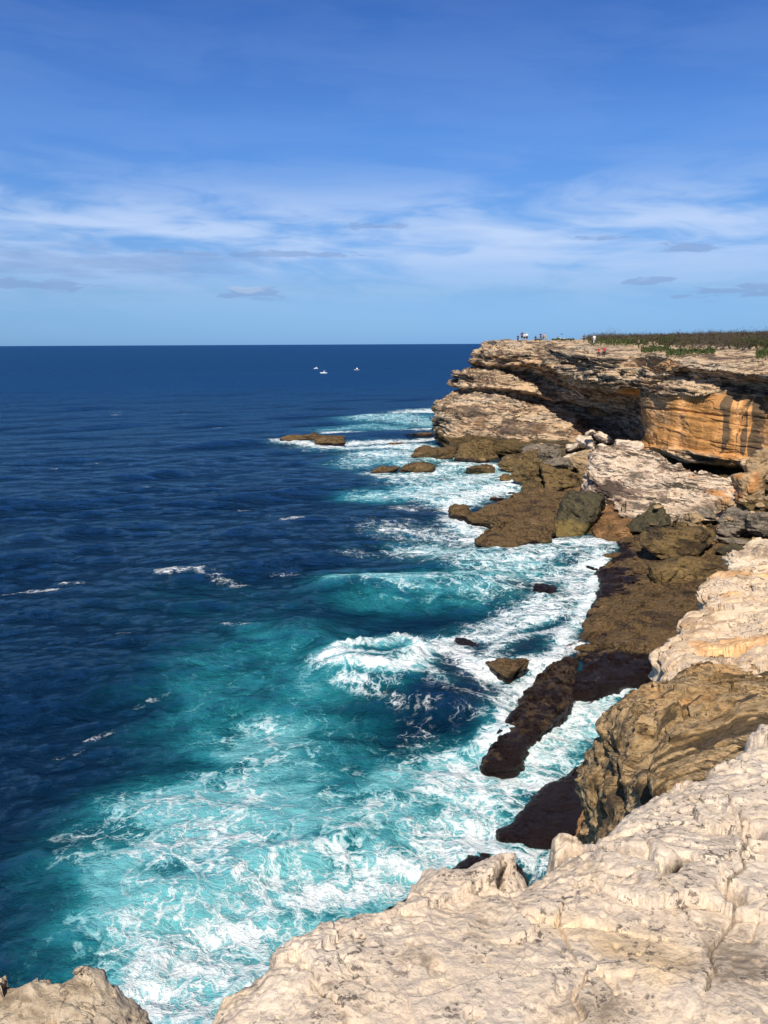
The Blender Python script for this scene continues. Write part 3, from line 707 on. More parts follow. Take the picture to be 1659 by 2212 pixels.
d = (0.8*st+0.34*fineb+0.4*blk)*(0.25+0.75*hz)*(1-0.95*wall)
d -= 0.85*grooves(P, (0.05, -0.10), 2.3, 18, 3.0, dz)*(0.3+0.7*hz)*(1-0.8*wall)
d -= 0.35*grooves(P, (0.09, -0.16), 1.0, 9, 13.0, dz)*(0.3+0.7*hz)*(1-wall)
lw = (1-ss(x, 30, 38))
d -= (1.0+.5*lw)*grooves(P, (0.05, -0.10), 2.6, 40, 55.0, dz, .085)*(0.3+0.7*hz)*(1-0.9*wall)
d -= lw*.8*grooves(P, (0.05, -0.10), 1.2, 30, 71.0, dz, .10)*(0.3+0.7*hz)*(1-ss(z, 11, 13))
d += 1.3*fbm(x/9, y/9, z/7, 3)*(0.2+0.8*hz)*(1-0.7*wall)
d += 0.09*fbm(x/.8, y/.8, z/.4, 3)*(1-.5*wall)
d += wall*(.38*np.tanh(9*vn((.8*x-.6*y)/7+2.2, x*0+3, z/9))-.35*grooves(P, (0.03, 0.0), 3.4, 80, 91.0, 1.0, .035)-.35*(1-ss(np.abs(vn((.8*x-.6*y)/5+.1*vn(x, y, z/2), x*0+8, z/30)), 0, .03)))
top = ss(N[..., 2], 0.75, 0.95)*ss(z, 15, 17)
d = d*(1-0.75*top)+top*(0.28*np.tanh(3*vn(x/3.5, y/9, z*0))+0.12*fbm(x/.9, y/2.0, z, 3))
lipz = ss(z, 14.5, 16)*(1-top)
d += lipz*0.5*strata(P, (0, 0), .9, 5, 3, 5.0, 21.0)*(0.3+.7*hz)
farfade = 1-ss(y, 215, 260); d = d*farfade
fcx = rockfacets(x/4.2+.2*vn(x/2, y/2, z), y/4.2+.2*vn(x/2+9, y/2, z), (z+(.05*x-.10*y)*dz)/1.5, 2)+.45*rockfacets(x/1.7, y/1.7, (z+(.05*x-.10*y)*dz)/.6, 6)
d = d+1.05*fcx*(.25+.75*hz)*(1-.85*wall)*(1-.85*top)*farfade
P2 = P+N*d[..., None]
mk = np.zeros(P.shape[:2]+(4,), np.float32)
x, y, z = P2[..., 0], P2[..., 1], P2[..., 2]
wn = fbm(x/6, y/6, z/3, 3)
mk[..., 0] = np.clip(wall*(1.0+.1*wn)*(.62+.38*ss(x, 41.5, 43.5))*(1-.35*ss(fbm(x/4, y/4, z/5+7, 3), .1, .4))+0.75*ss(vn(x/7+9, y/7, z/2.5), .35, .6)*ss(x, 30, 40)*(1-top)*.8, 0, 1)
mk[..., 0] = np.maximum(mk[..., 0], .30*ss(wn, .1, .4)*(1-top)*dz)
# black water streaks down the wall
cxs = 0.8*x-0.6*y
stre = vn(cxs/1.3+.35*vn(x/2, y/2, z/2.5), cxs*0+3, z/14)+0.6*vn(cxs/.36+.2*vn(x, y, z/1.5), cxs*0+9, z/7)+.35*vn(x/1.5, y/1.5, z/.8)
zoneA = ss(x, 44.3, 45.3)*(1-ss(x, 51.5, 52.6))
mk[..., 1] = wall*(zoneA*ss(stre, -.55, .35)*.85+(1-zoneA)*ss(stre, .1, .8)*.6)
lip2 = ss(z, 17.3, 18.0)*(1-top)*ss(hz, .4, .7)
mk[..., 1] = np.maximum(mk[..., 1], lip2*ss(stre, 0, .4)*.65*(1-ss(x, 34, 38)))
sb = z+(.05*x-.10*y)*dz
mk[..., 1] = np.maximum(mk[..., 1], .62*ss(fbm(x/10+5, y/10, sb/.8, 4), .02, .32)*(1-top)*(1-wall))
mk[..., 0] = np.maximum(mk[..., 0], .45*ss(fbm(x/12+25, y/12, sb/1.3, 3), .1, .35)*(1-top)*(1-wall))
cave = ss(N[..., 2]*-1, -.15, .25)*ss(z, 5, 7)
mk[..., 1] = np.maximum(mk[..., 1], cave*.12)  # downward-facing rock of the overhang slightly darker
mk[..., 2] = 1-ss(z+wn*1.2, 2.6, 4.4)
mk[..., 3] = (1-ss(z+wn*.5, .3, 1.1))
mk[..., 1] = np.maximum(mk[..., 1], top*.42*ss(fbm(x/5, y/9, z*0, 3), .15, .45))
head = grid_mesh('headland', P2, M_far, mk)
tag(head, 'layered sandstone headland with overhanging cave and orange stained wall', kind='structure')
headP = P2

# ================================================================ ROCK MASSES (setting)
print('masses')
def sea_band(z0=0.3, z1=1.1, ol=0.0, dk=0.0):
    def f(P, N, mk):
        x, y, z = P[..., 0], P[..., 1], P[..., 2]; n = fbm(x/2.5, y/2.5, z, 3)
        mk[..., 3] = 1-ss(z+n*.6, z0, z1); mk[..., 2] = ol; mk[..., 1] = np.clip(dk*ss(n, -.2, .5), 0, 1)
    return f
def pocks(P, N):
    x, y = P[..., 0], P[..., 1]
    n = vn(x/.7, y/.55, x*0+3)+.7*vn(x/.3, y/.25, x*0+5)
    P = P.copy(); P[..., 2] -= .22*ss(n, .1, .7)*(P[..., 2] > .2)
    wl = [tuple(Pz(u, v, .9)[:2]) for u, v in [(1185, 1425), (1240, 1405), (1310, 1402), (1370, 1415), (1430, 1438)]]
    dd = seg_dist(x+.4*vn(x, y, x*0), y+.4*vn(x+9, y, x*0), wl); P[..., 2] -= 1.05*np.exp(-(dd/.45)**4)
    return P
def mound_mask(P, N, mk):
    x, y, z = P[..., 0], P[..., 1], P[..., 2]; n = fbm(x/3, y/3, z/1.5, 3)
    mk[..., 0] = ss(n, -.1, .3)*ss(x, 34, 40)*.9
    mk[..., 1] = .66*ss(fbm(x/2.5+7, y/4, z/.6, 3), .0, .35)
    mk[..., 1] = np.maximum(mk[..., 1], .5*(1-ss(z+.6*n, 2.4, 3.6)))
    mk[..., 2] = 1-ss(z+n*.4+(x-30)*.03, 1.2, 2.0)
mesa('rock_mound', UZ((*Zm(800, 690), 6.5), (*Zm(900, 664), 6.8), (*Zm(1060, 676), 6.6), (*Zm(1150, 705), 6.2), (*Zm(1250, 755), 5.4), (*Zm(1420, 790), 4.8), (*Zm(1530, 800), 4.6),
     (*Zm(1540, 880), 3.6), (*Zm(1480, 960), 2.6), (*Zm(1300, 985), 2.2), (*Zm(1130, 1000), 2.0), (*Zm(1030, 985), 2.2), (*Zm(930, 950), 2.6), (*Zm(900, 880), 3.6), (*Zm(860, 850), 4.0), (*Zm(790, 790), 5.0)),
     M_mound, zb=-.5, prof=((0, 0), (-.3, .2), (.2, .45), (-1.2, .7), (-.8, 1)), rr=.9, nt=700, nin=90, nwall=50, amp=1.0, L=5, samp=.45, sth=1.0, slat=14, dip=(.06, -.10), seed=4.4, maskf=mound_mask, fine=.12, topamp=.1, jag=3.0, sharp=4, groove=.95, gw_=.09, glat=2.5, gth=.9, blk=.1, fac=.55, fs=3.4, fz=.4)['kind'] = 'structure'
C.objects['rock_mound']['label'] = 'pale cross bedded rock mound below the orange wall'
mesa('mound_shoulder', UZ((*Zm(655, 862), 1.5), (*Zm(700, 848), 1.9), (*Zm(780, 830), 2.4), (*Zm(860, 850), 2.7), (*Zm(910, 900), 2.6), (*Zm(1000, 990), 1.9), (*Zm(1010, 1060), 1.3), (*Zm(880, 1075), 1.2), (*Zm(800, 1000), 1.5), (*Zm(690, 930), 1.6)),
     M_reef, zb=-1.5, rr=1.0, nt=500, nin=70, nwall=30, amp=.8, L=4, samp=.3, sth=.7, slat=7, dip=(.1, -.1), seed=1.7, maskf=lambda P, N, mk: mk.__setitem__((..., 0), .45), fine=.1, jag=2.5, groove=.3)['kind'] = 'structure'
C.objects['mound_shoulder']['label'] = 'rusty brown rock shoulder at the foot of the pale mound'
o = mesa('talus_base', UZ((*Zm(440, 770), -.1), (*Zm(470, 850), .0), (*Zm(520, 866), .2), (*Zm(640, 870), .5), (*Zm(790, 885), .8), (*Zm(810, 780), 1.2), (*Zm(790, 720), 1.4), (*Zm(640, 690), 1.0), (*Zm(500, 690), .5), (*Zm(400, 715), .1)),
     M_boul, zb=-1.5, rr=1.0, nt=500, nin=90, nwall=20, amp=1.0, L=4, samp=.4, sth=.8, slat=5, seed=14.2, fine=.2, jag=2.5, topamp=.5, groove=.5, blk=.1, fac=1.0, fs=2.2, fz=.7, maskf=lambda P, N, mk: mk.__setitem__((..., 1), .55))  # darkened overall to paint the shaded gaps between the boulders
tag(o, 'olive brown broken rock under the boulders', kind='structure')
o = mesa('rock_slab', UZ((*Zm(130, 960), .9), (*Zm(160, 945), 1.3), (*Zm(230, 955), 1.5), (*Zm(330, 925), 1.9), (*Zm(400, 890), 2.2), (*Zm(500, 852), 2.3), (*Zm(650, 855), 2.5), (*Zm(760, 880), 2.2), (*Zm(720, 935), 2.0),
     (*Zm(640, 975), 1.8), (*Zm(610, 1040), 1.6), (*Zm(590, 1085), 1.4), (*Zm(500, 1090), 1.2), (*Zm(400, 1118), 1.2), (*Zm(300, 1105), 1.3), (*Zm(270, 1070), 1.4), (*Zm(330, 1030), 1.7), (*Zm(300, 1000), 1.5), (*Zm(230, 995), 1.2)),
     M_reef, zb=-1.2, prof=((0, 0), (-.2, .4), (-.5, 1)), rr=.5, nt=700, nin=110, nwall=30, amp=.55, L=2.6, samp=.3, sth=.6, slat=5, seed=9.1, maskf=sea_band(.2, 1.2), fine=.14, jag=1.8, dispf=pocks)
tag(o, 'flat brown weedy rock slab reaching into the surf', kind='structure')
o = mesa('reef_platform', UZ((1380, 1150, 1.6), (1340, 1168, .9), (1335, 1195, .8), (1292, 1232, .7), (1300, 1258, .8), (1280, 1305, .9), (1255, 1350, .8), (1225, 1395, .7), (1185, 1432, .7), (1168, 1462, .6), (1160, 1500, .6), (1200, 1520, .6), (1240, 1498, .6), (1320, 1480, .8), (1420, 1450, 1.0), (1560, 1440, 1.5), (1700, 1330, 2), (1700, 1180, 2.4), (1560, 1140, 2.0)),
     M_reef, zb=-1.5, prof=((0, 0), (.2, .5), (.4, 1)), rr=.35, nt=1000, nin=170, nwall=20, amp=.42, L=2.8, samp=.12, sth=.5, slat=4, seed=2.9, dispf=pocks, fine=.13, jag=1.3,
     interior=[tuple(Pz(1340, 1300, 1.25)), tuple(Pz(1400, 1380, 1.2)), tuple(Pz(1250, 1420, .9))],
     maskf=lambda P, N, mk: (mk.__setitem__((..., 3), np.clip(1-ss(P[..., 2]+.5*fbm(P[..., 0]/3, P[..., 1]/3, P[..., 2], 3), .55, 1.15)+.62*ss(51-P[..., 1], -2, 7), 0, 1)),
                             mk.__setitem__((..., 1), .6*ss(fbm(P[..., 0]/3+8, P[..., 1]/3, P[..., 2], 3), .05, .4))))
tag(o, 'long flat brown reef platform along the foot of the cliff', kind='structure')
o = mesa('reef_arm', UZ((1240, 1410, 1.1), (1180, 1436, 1.1), (1142, 1480, .95), (1112, 1527, .9), (1080, 1572, .85), (1046, 1634, .75), (1072, 1650, .75), (1100, 1650, .8), (1120, 1638, .8), (1150, 1592, .85), (1199, 1535, 1.1), (1240, 1490, 1.2)),
     M_reef, zb=-1.5, rr=.4, nt=500, nin=80, nwall=20, amp=.25, L=1.6, samp=.12, sth=.5, slat=4, seed=15.9, fine=.10, jag=.5, maskf=lambda P, N, mk: mk.__setitem__((..., 3), .60+.5*ss(.8-P[..., 2]+.5*fbm(P[..., 0], P[..., 1], P[..., 2], 3), -.2, .4)), dispf=pocks)
tag(o, 'dark wet arm of the reef platform pointing into the water', kind='structure')
o = mesa('reef_ridge', UZ((1078, 1800, .5), (1110, 1760, .6), (1160, 1712, .7), (1210, 1672, .8), (1260, 1640, 1.2), (1330, 1640, 2.0), (1330, 1760, 1.8), (1240, 1800, 1.0), (1160, 1812, .6)),
     M_reef, zb=-1.5, rr=.5, nt=500, nin=90, nwall=20, amp=.4, L=2, samp=.1, sth=.5, slat=4, seed=5.9, fine=.1, jag=.8, maskf=lambda P, N, mk: mk.__setitem__((..., 3), .9))
tag(o, 'dark purple wet rock ridge below the brown overhang', kind='structure')
o = mesa('reef_ridge', UZ((830, 1975, .4), (880, 1935, .6), (930, 1900, .6), (1000, 1860, .4), (1060, 1825, .3), (1110, 1832, .3), (1130, 1900, .8), (1000, 1990, 1.0), (880, 2010, .8)),
     M_reef, zb=-1.5, rr=.4, nt=400, nin=70, nwall=20, amp=.35, L=1.6, samp=.1, sth=.5, slat=4, seed=6.9, fine=.1, jag=.7, maskf=lambda P, N, mk: mk.__setitem__((..., 3), .9))
tag(o, 'dark wet rock at the very foot of the foreground ledge', kind='structure')

# lower cliff body, mostly behind the ledges, down to the reef
o = mesa('cliff_base', [(9.5, 12, 5), (9.2, 20, 5.5), (12.5, 26, 6.5), (17, 33, 6.5), (24, 42, 6), (34, 52, 5), (48, 66, 4), (64, 80, 4), (90, 90, 6), (90, -10, 12), (12, -10, 12), (8, 2, 9)],
     M_tan, zb=-1.5, prof=((0, 0), (.6, .5), (1.2, 1)), rr=1.0, nt=600, nin=50, nwall=60, amp=1.4, L=5, samp=.5, sth=1.2, slat=8, seed=3.3, fine=.15,
     maskf=lambda P, N, mk: mk.__setitem__((..., 2), 1-ss(P[..., 2], 2.5, 4.5)))
tag(o, 'tan lower cliff body behind the ledges at the right', kind='structure')

_h = [(56, 82), (59, 70), (51, 53), (43, 38), (34, 22), (27, 6), (25, -14), (230, -14), (420, 460), (190, 460), (110, 230), (70, 130), (58, 98)]
o = mesa('clifftop_land', [(a, b, min(21.5, float(zplat(a, b))-.9) if b > 60 else 18.2) for a, b in _h], M_far, zb=2, prof=((0, 0), (-.4, .2), (.3, .4), (-.5, .7), (.8, 1)), rr=1.0, nt=500, nin=60, nwall=60, amp=.8, L=6, samp=.6, sth=1.6, slat=14,
     seed=21.3, fine=.1, jag=4, groove=.5)
tag(o, 'clifftop land continuing beyond the right edge of the view', kind='structure')
def ledge_mask(P, N, mk):
    x, y, z = P[..., 0], P[..., 1], P[..., 2]; n = fbm(x/2.2, y/2.2, z/2, 3)
    mk[..., 0] = ss(n, .05, .32)*.8
    mk[..., 1] = .40*ss(fbm(x/1.4+4, y/2.2, z/.6, 3), .2, .5)
o = mesa('cliff_ledge', UZ((1600, 1225, 11), (1535, 1250, 11), (1515, 1268, 11), (1520, 1292, 11), (1545, 1302, 11), (1500, 1308, 11), (1478, 1330, 11), (1465, 1352, 11), (1468, 1370, 11), (1432, 1385, 11), (1427, 1410, 11),
     (1440, 1442, 11), (1445, 1480, 11.1), (1480, 1540, 11.3), (1560, 1600, 11.5), (1750, 1600, 11.8), (1900, 1400, 12.5), (1850, 1250, 12), (1700, 1215, 11.4)),
     M_ledge, zb=1.5, prof=((0, 0), (-.15, .08), (.2, .16), (-.3, .3), (-.2, .6), (.6, 1)), rr=.35, nt=900, nin=130, nwall=90, amp=.22, L=2.6, samp=.14, sth=.6, slat=5, seed=7.7, dip=(.05, -.1), fine=.035, jag=1.7, maskf=ledge_mask, groove=.28, blk=.05, fac=.20, fs=1.3, fz=.5)
tag(o, 'cream and peach sandstone ledge of the cliff at the right', kind='structure')
o = mesa('cliff_block', UZ((1572, 1188, 10.6), (1600, 1175, 10.8), (1650, 1162, 11), (1760, 1160, 11.3), (1860, 1240, 11.3), (1820, 1310, 11), (1700, 1290, 10.8), (1640, 1270, 10.7), (1600, 1255, 10.6), (1582, 1225, 10.6)),
     M_cream, zb=3, prof=((0, 0), (-.1, .08), (.1, .14), (-.35, .2), (-.9, .3), (-1.2, 1)), rr=.25, nt=600, nin=80, nwall=90, amp=.35, L=1.8, samp=.2, sth=.6, slat=4, seed=1.2, blk=.05, fac=.2, fs=1.0, fz=.4, groove=.25, fine=.07, jag=.9,
     maskf=lambda P, N, mk: mk.__setitem__((..., 1), .62*ss(fbm(P[..., 0]/1.0, P[..., 1]/1.6, P[..., 2]/.35, 3), .05, .4)))
tag(o, 'white bedded sandstone block with black cracks at the right edge', kind='structure')

def brown_mask(P, N, mk):
    x, y, z = P[..., 0], P[..., 1], P[..., 2]; n = fbm(x/1.6, y/1.6, z/2, 3)
    wallf = 1-ss(N[..., 2], .35, .7)
    mk[..., 0] = np.clip(ss(n, 0, .35)*.55*ss(x, 5.8, 7), 0, 1)
    mk[..., 1] = np.clip(.85*ss(fbm((x+.5*y)/1.8+2, (y-.6*x)/.35, z/.9, 4), .0, .35)*(1-.5*wallf)+.3*wallf*ss(z, 9.5, 11)*ss(fbm(x, y, z/2, 2), -.3, .1), 0, 1)  # dark streaks, plus shade painted on the upper wall
    mk[..., 2] = np.clip(.42*wallf*ss(z, 7, 10), 0, 1)  # olive darkening paints the shadow under the bulge, not weed
o = mesa('cliff_bulge', UZ((1700, 1385, 10.8), (1580, 1395, 10.8), (1480, 1425, 11.0), (1405, 1466, 11.6), (1340, 1488, 11.9), (1300, 1525, 11.5), (1312, 1580, 11.6), (1345, 1650, 12.1), (1385, 1730, 12.6), (1440, 1810, 13.2), (1560, 1900, 13.6), (1800, 1850, 14), (1900, 1600, 13.8)),
     M_brown, zb=1.0, prof=((0, 0), (.25, .1), (.25, .25), (-.2, .5), (-1.0, 1)), rr=1.1, nt=900, nin=150, nwall=140, amp=.45, L=2.6, blk=.04, groove=.12, fac=.19, fs=1.3, fz=.7, samp=.12, sth=.55, slat=4, seed=8.2, dip=(.15, .2), fine=.06, jag=.8, maskf=brown_mask, interior=[tuple(Pz(1560, 1500, 12.9)), tuple(Pz(1440, 1510, 12.5)), tuple(Pz(1659, 1490, 13.1)), tuple(Pz(1500, 1600, 13.2))])
tag(o, 'brown bulging overhang of weathered rock below the foreground ledge', kind='structure')
def rib(x, y):
    n = vn(x/.9+.2*y, y/.15+.8*x, x*0+2)+.5*vn(x/.5, y/.075+.6*x, x*0+6)+.35*fbm(x/1.6, y/1.6, x*0+9, 2)
    return ss(n, -.02, .30)
def rib_mask(P, N, mk):
    x, y, z = P[..., 0], P[..., 1], P[..., 2]
    mk[..., 1] = .30+.75*rib(x, y)  # hollows between ribs darkened: their shadow put into the colour
def rib_disp(P, N):
    x, y = P[..., 0], P[..., 1]
    P = P.copy(); P[..., 2] -= .12*rib(x, y); return P
o = mesa('ribbed_ledge', UZ((1405, 1665, 13.90), (1415, 1620, 13.90), (1450, 1585, 14.00), (1510, 1560, 14.10), (1560, 1530, 14.20), (1640, 1505, 14.40), (1760, 1470, 14.60), (1860, 1600, 15.10), (1750, 1760, 15.10), (1600, 1790, 14.80), (1500, 1790, 14.60), (1440, 1745, 14.30), (1425, 1700, 14.10)),
     M_brown, zb=11.0, prof=((0, 0), (-.2, .3), (-.5, 1)), rr=.25, nt=700, nin=150, nwall=40, amp=.3, L=1.6, samp=.1, sth=.3, slat=3, seed=3.7, fine=.03, jag=.5, maskf=rib_mask, dispf=rib_disp)
tag(o, 'grey ribbed sandstone ledge lying on the brown overhang', kind='structure')
o = mesa('cliff_foot', UZ((1240, 1800, 4.5), (1262, 1735, 5), (1290, 1690, 5.2), (1360, 1700, 5.5), (1400, 1850, 5.5), (1300, 1900, 5), (1190, 1880, 4.2), (1205, 1850, 4.3)),
     M_boul, zb=-1.5, prof=((0, 0), (.2, .5), (.8, 1)), rr=.7, nt=400, nin=60, nwall=60, amp=.5, L=1.6, samp=.15, sth=.5, slat=3, seed=6.1, fine=.06, maskf=lambda P, N, mk: mk.__setitem__((..., 0), .7))
tag(o, 'orange brown rock at the foot of the overhang', kind='structure')

# ================================================================ FOREGROUND LEDGE (height field round the viewer's feet)
print('foreground')
def zfg(x, y): return 19.36-0.19*y+0.012*x
def Pf(u, v):
    d = ray(u, v); k = (19.36-H)/(d[2]+0.19*d[1]-0.012*d[0]); return (d[0]*k, d[1]*k)
OUT = [(455, 2230), (475, 2185), (490, 2150), (515, 2105), (560, 2080), (650, 2035), (700, 2000), (735, 1974), (800, 1966), (850, 1957), (888, 1932), (915, 1915), (912, 1886), (935, 1869), (990, 1870),
       (1040, 1857), (1085, 1850), (1115, 1852), (1122, 1875), (1108, 1897), (1130, 1898), (1180, 1872), (1215, 1850), (1208, 1815), (1225, 1800), (1290, 1806), (1305, 1790), (1350, 1764), (1400, 1727), (1440, 1708),
       (1480, 1690), (1540, 1665), (1590, 1625), (1630, 1585), (1680, 1540), (1760, 1480), (1950, 1400)]
poly = [Pf(u, v) for u, v in OUT]+[(14, 6), (14, -6), (-2.5, -6), (-1.6, -1.2), (-0.75, 0.2), (-0.62, 0.9)]
na2, nr2 = 1150, 820
az2 = np.radians(np.linspace(-34, 62, na2)); thf = np.radians(np.r_[np.linspace(84, 56, 60, endpoint=False), np.linspace(56, 13, nr2-60)])
r2 = 1.9/np.tan(thf)
X = r2[:, None]*np.sin(az2)[None]; Y = r2[:, None]*np.cos(az2)[None]
jx = X+.05*fbm(X/.25, Y/.25, X*0, 3)+.012*fbm(X/.05, Y/.05, X*0, 2); jy = Y+.05*fbm(X/.25+9, Y/.25, X*0, 3)+.012*fbm(X/.05+4, Y/.05, X*0, 2)
sdv = seg_dist(jx, jy, poly, True)*np.where(inside(jx, jy, poly), 1, -1)+.05
Zf = zfg(X, Y)
und = 0.055*fbm(X/1.5, Y/1.5, X*0, 3)+0.009*fbm(X/.38, Y/.38, X*0+2, 4)+.006*fbm(X/.1, Y/.1, X*0+5, 4)+.005*fbm(X/.03, Y/.03, X*0+5, 3)
tz = fbm(X/.9+20, Y/.9, X*0+1, 3)                     # thin weathered plates: little steps
und += 0.018*np.tanh(34*(tz-.08))+0.012*np.tanh(40*(tz+.18))
qx, qy = X+.12*fbm(X/.3, Y/.3, X*0+50, 3), Y+.12*fbm(X/.3+7, Y/.3, X*0+50, 3)
und += .035*np.abs(vn(qx/.75+.3*qy, qy/.6, X*0+41))-.012*np.abs(vn(qx/.33+5, qy/.36, X*0+43))*ss(fbm(X/.8, Y/.8, X*0+60, 2), -.1, .3)-.004*np.abs(vn(qx/.11+5, qy/.13, X*0+45))+.004*np.abs(vn(X/.045+5, Y/.05, X*0+47))
wx1 = X+.05*fbm(X/.2, Y/.2, X*0+70, 3); wy1 = Y+.05*fbm(X/.2+9, Y/.2, X*0+70, 3)
und = .5*und+.065*rockfacets(wx1/.85, wy1/.7, seed=3)+.026*rockfacets(wx1/.30, wy1/.26, seed=8)*ss(fbm(X/.9+4, Y/.9, X*0+80, 2), -.35, .15)+.006*rockfacets(wx1/.09, wy1/.08, seed=11)
t2 = fbm(X/.35+7, Y/.35, X*0+8, 3); und += 0.006*np.tanh(16*(t2-.05))+.005*np.tanh(18*(t2+.2))
pit = fbm(X/.09, Y/.09, X*0+11, 2); und -= .014*ss(pit, .38, .6)
ck = np.abs(fbm(X/.45+3, Y/.45, X*0+21, 3)); cgate = ss(fbm(X/.7+33, Y/.7, X*0, 2), .05, .3)
und -= 0.03*(1-ss(ck, 0, .022))*cgate
edge = np.exp(-np.clip(sdv, 0, None)/0.22); rough_e = edge*(0.05*fbm(X/.12, Y/.12, X*0+3, 4)+.03*np.abs(fbm(X/.05, Y/.05, X*0+3, 3)))
und += rough_e
Zf += und
Zf -= 0.10*np.exp(-np.clip(sdv, 0, None)/0.09)
Zf -= np.clip(-sdv, 0, None)*7.0
def crack(uv, w, dep, step=0.0, sw=0.35):
    """a groove; ground on the left-hand side of the line is raised by `step`"""
    pl = [Pf(u, v) for u, v in uv]
    d = seg_dist(jx, jy, pl)
    sgn = np.zeros(X.shape); best = np.full(X.shape, 1e9)
    for k in range(len(pl)-1):
        a, b = pl[k], pl[k+1]; dk = seg_dist(jx, jy, [a, b])
        s_ = (b[0]-a[0])*(jy-a[1])-(b[1]-a[1])*(jx-a[0])
        m_ = dk < best; sgn[m_] = np.sign(s_[m_]); best[m_] = dk[m_]
    global Zf
    Zf = Zf-dep*np.exp(-(d/w)**2)*(1 if step == 0 else 1)+np.where(sgn > 0, step*np.exp(-(d/sw)**2), 0)
    return d
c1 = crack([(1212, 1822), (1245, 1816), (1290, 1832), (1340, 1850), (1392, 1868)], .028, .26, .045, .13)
c2 = crack([(1574, 1745), (1590, 1790), (1603, 1850), (1592, 1895), (1575, 1935), (1590, 1985), (1568, 2015), (1540, 2060), (1532, 2120), (1520, 2160)], .006, .025, -0.012, .1)
c3 = crack([(1440, 1895), (1460, 1880), (1472, 1872)], .03, .09)
c4 = crack([(1500, 1775), (1480, 1790), (1420, 1830)], .004, .008, .008, .08)
c5 = crack([(1592, 1812), (1606, 1812), (1616, 1826)], .04, .12)
c6 = crack([(1580, 1935), (1592, 1955)], .035, .12)
c7 = crack([(1270, 2120), (1290, 2170), (1295, 2200)], .004, .012)
c8 = crack([(1659, 1700), (1640, 1690), (1620, 1668)], .03, .08, .03, .1)
c9 = crack([(650, 2055), (700, 2110), (740, 2160)], .006, .012, .010, .08)
c10 = crack([(1100, 1862), (1085, 1885), (1095, 1900)], .018, .09)
mk = np.zeros(X.shape+(4,), np.float32)
ed = np.exp(-np.clip(sdv, 0, None)/.30)
big = fbm(X/.8+2, Y/.8, X*0, 4)
mk[..., 1] = np.clip(.52*ed*ss(big, -.3, .3)+.34*ss(fbm(X/.5+8, Y/.5, X*0, 3), .18, .5)+.35*(1-ss(ck, 0, .03))*cgate, 0, .8)
lft = ss(-X, .1, 1.0)*ss(2.4-Y, 0, 1); mk[..., 1] = np.clip(mk[..., 1]+.22*lft, 0, .8)
mk[..., 0] = .75*ss(big, .05, .35)
mk[..., 1] = np.maximum(mk[..., 1], .55*ss(fbm(X/.25+3, Y/.22, X*0+9, 4), .12, .4)*ss(fbm(X/1.2+30, Y/1.2, X*0, 2), -.2, .3))
for c_, w_ in ((c1, .03), (c3, .05), (c5, .05), (c6, .05), (c8, .05), (c2, .010)):
    mk[..., 1] = np.maximum(mk[..., 1], .75*np.exp(-(c_/w_)**2))  # cracks and hollows darkened, their shade put into the colour
mk[..., 3] = np.maximum.reduce([np.exp(-(c1/.020)**2), .9*np.exp(-(c3/.022)**2), .9*np.exp(-(c5/.03)**2), .9*np.exp(-(c6/.028)**2), .8*np.exp(-(c8/.02)**2), .75*np.exp(-(c10/.018)**2)])  # wet channel reused to paint black shade lines inside the cracks
Zf = np.maximum(Zf, -1.5)
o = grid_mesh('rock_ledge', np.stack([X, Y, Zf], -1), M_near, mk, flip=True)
tag(o, 'pale weathered sandstone ledge the viewer stands on', kind='structure')
fgX, fgY, fgZ = X, Y, Zf

# the small rough outcrop at the bottom left corner
oz = 18.86
M_rough = rock_mat('pitted_grey_sandstone', [(0.20, 0.15, 0.10), (0.40, 0.31, 0.21), (0.56, 0.45, 0.32), (0.42, 0.34, 0.25), (0.60, 0.49, 0.36)],
                   sv=(3, 3, 9), dip=(0.3, 0.6), blotch=3.0, fine=20, joint=0.5, jw=0.02, bump=0.9, speck=.7, dotscale=40, bdist=.03, dark=(.05, .04, .03))
o = mesa('rock_outcrop', UZ((-120, 2110, oz), (-30, 2105, oz), (60, 2098, oz+.02), (120, 2088, oz+.04), (185, 2078, oz+.05), (232, 2090, oz+.03), (255, 2118, oz), (268, 2155, oz-.05), (292, 2190, oz-.1), (300, 2250, oz-.12), (300, 2400, oz-.1), (100, 2600, oz), (-250, 2600, oz), (-300, 2200, oz)),
     M_rough, zb=14, prof=((0, 0), (-.05, .03), (-.25, .06), (-.1, .1), (-.3, .3), (0, 1)), rr=.07, nt=700, nin=150, nwall=120, amp=.06, L=.35, samp=.04, sth=.12, slat=.7, seed=2.2, fac=.04, fs=.3, fine=.012, jag=.16, dip=(.4, .5),
     maskf=lambda P, N, mk: mk.__setitem__((..., 1), .4*ss(fbm(P[..., 0]/.12, P[..., 1]/.12, P[..., 2]/.1, 3), .1, .4)))
tag(o, 'rough pitted rock outcrop in the bottom left corner', kind='structure')
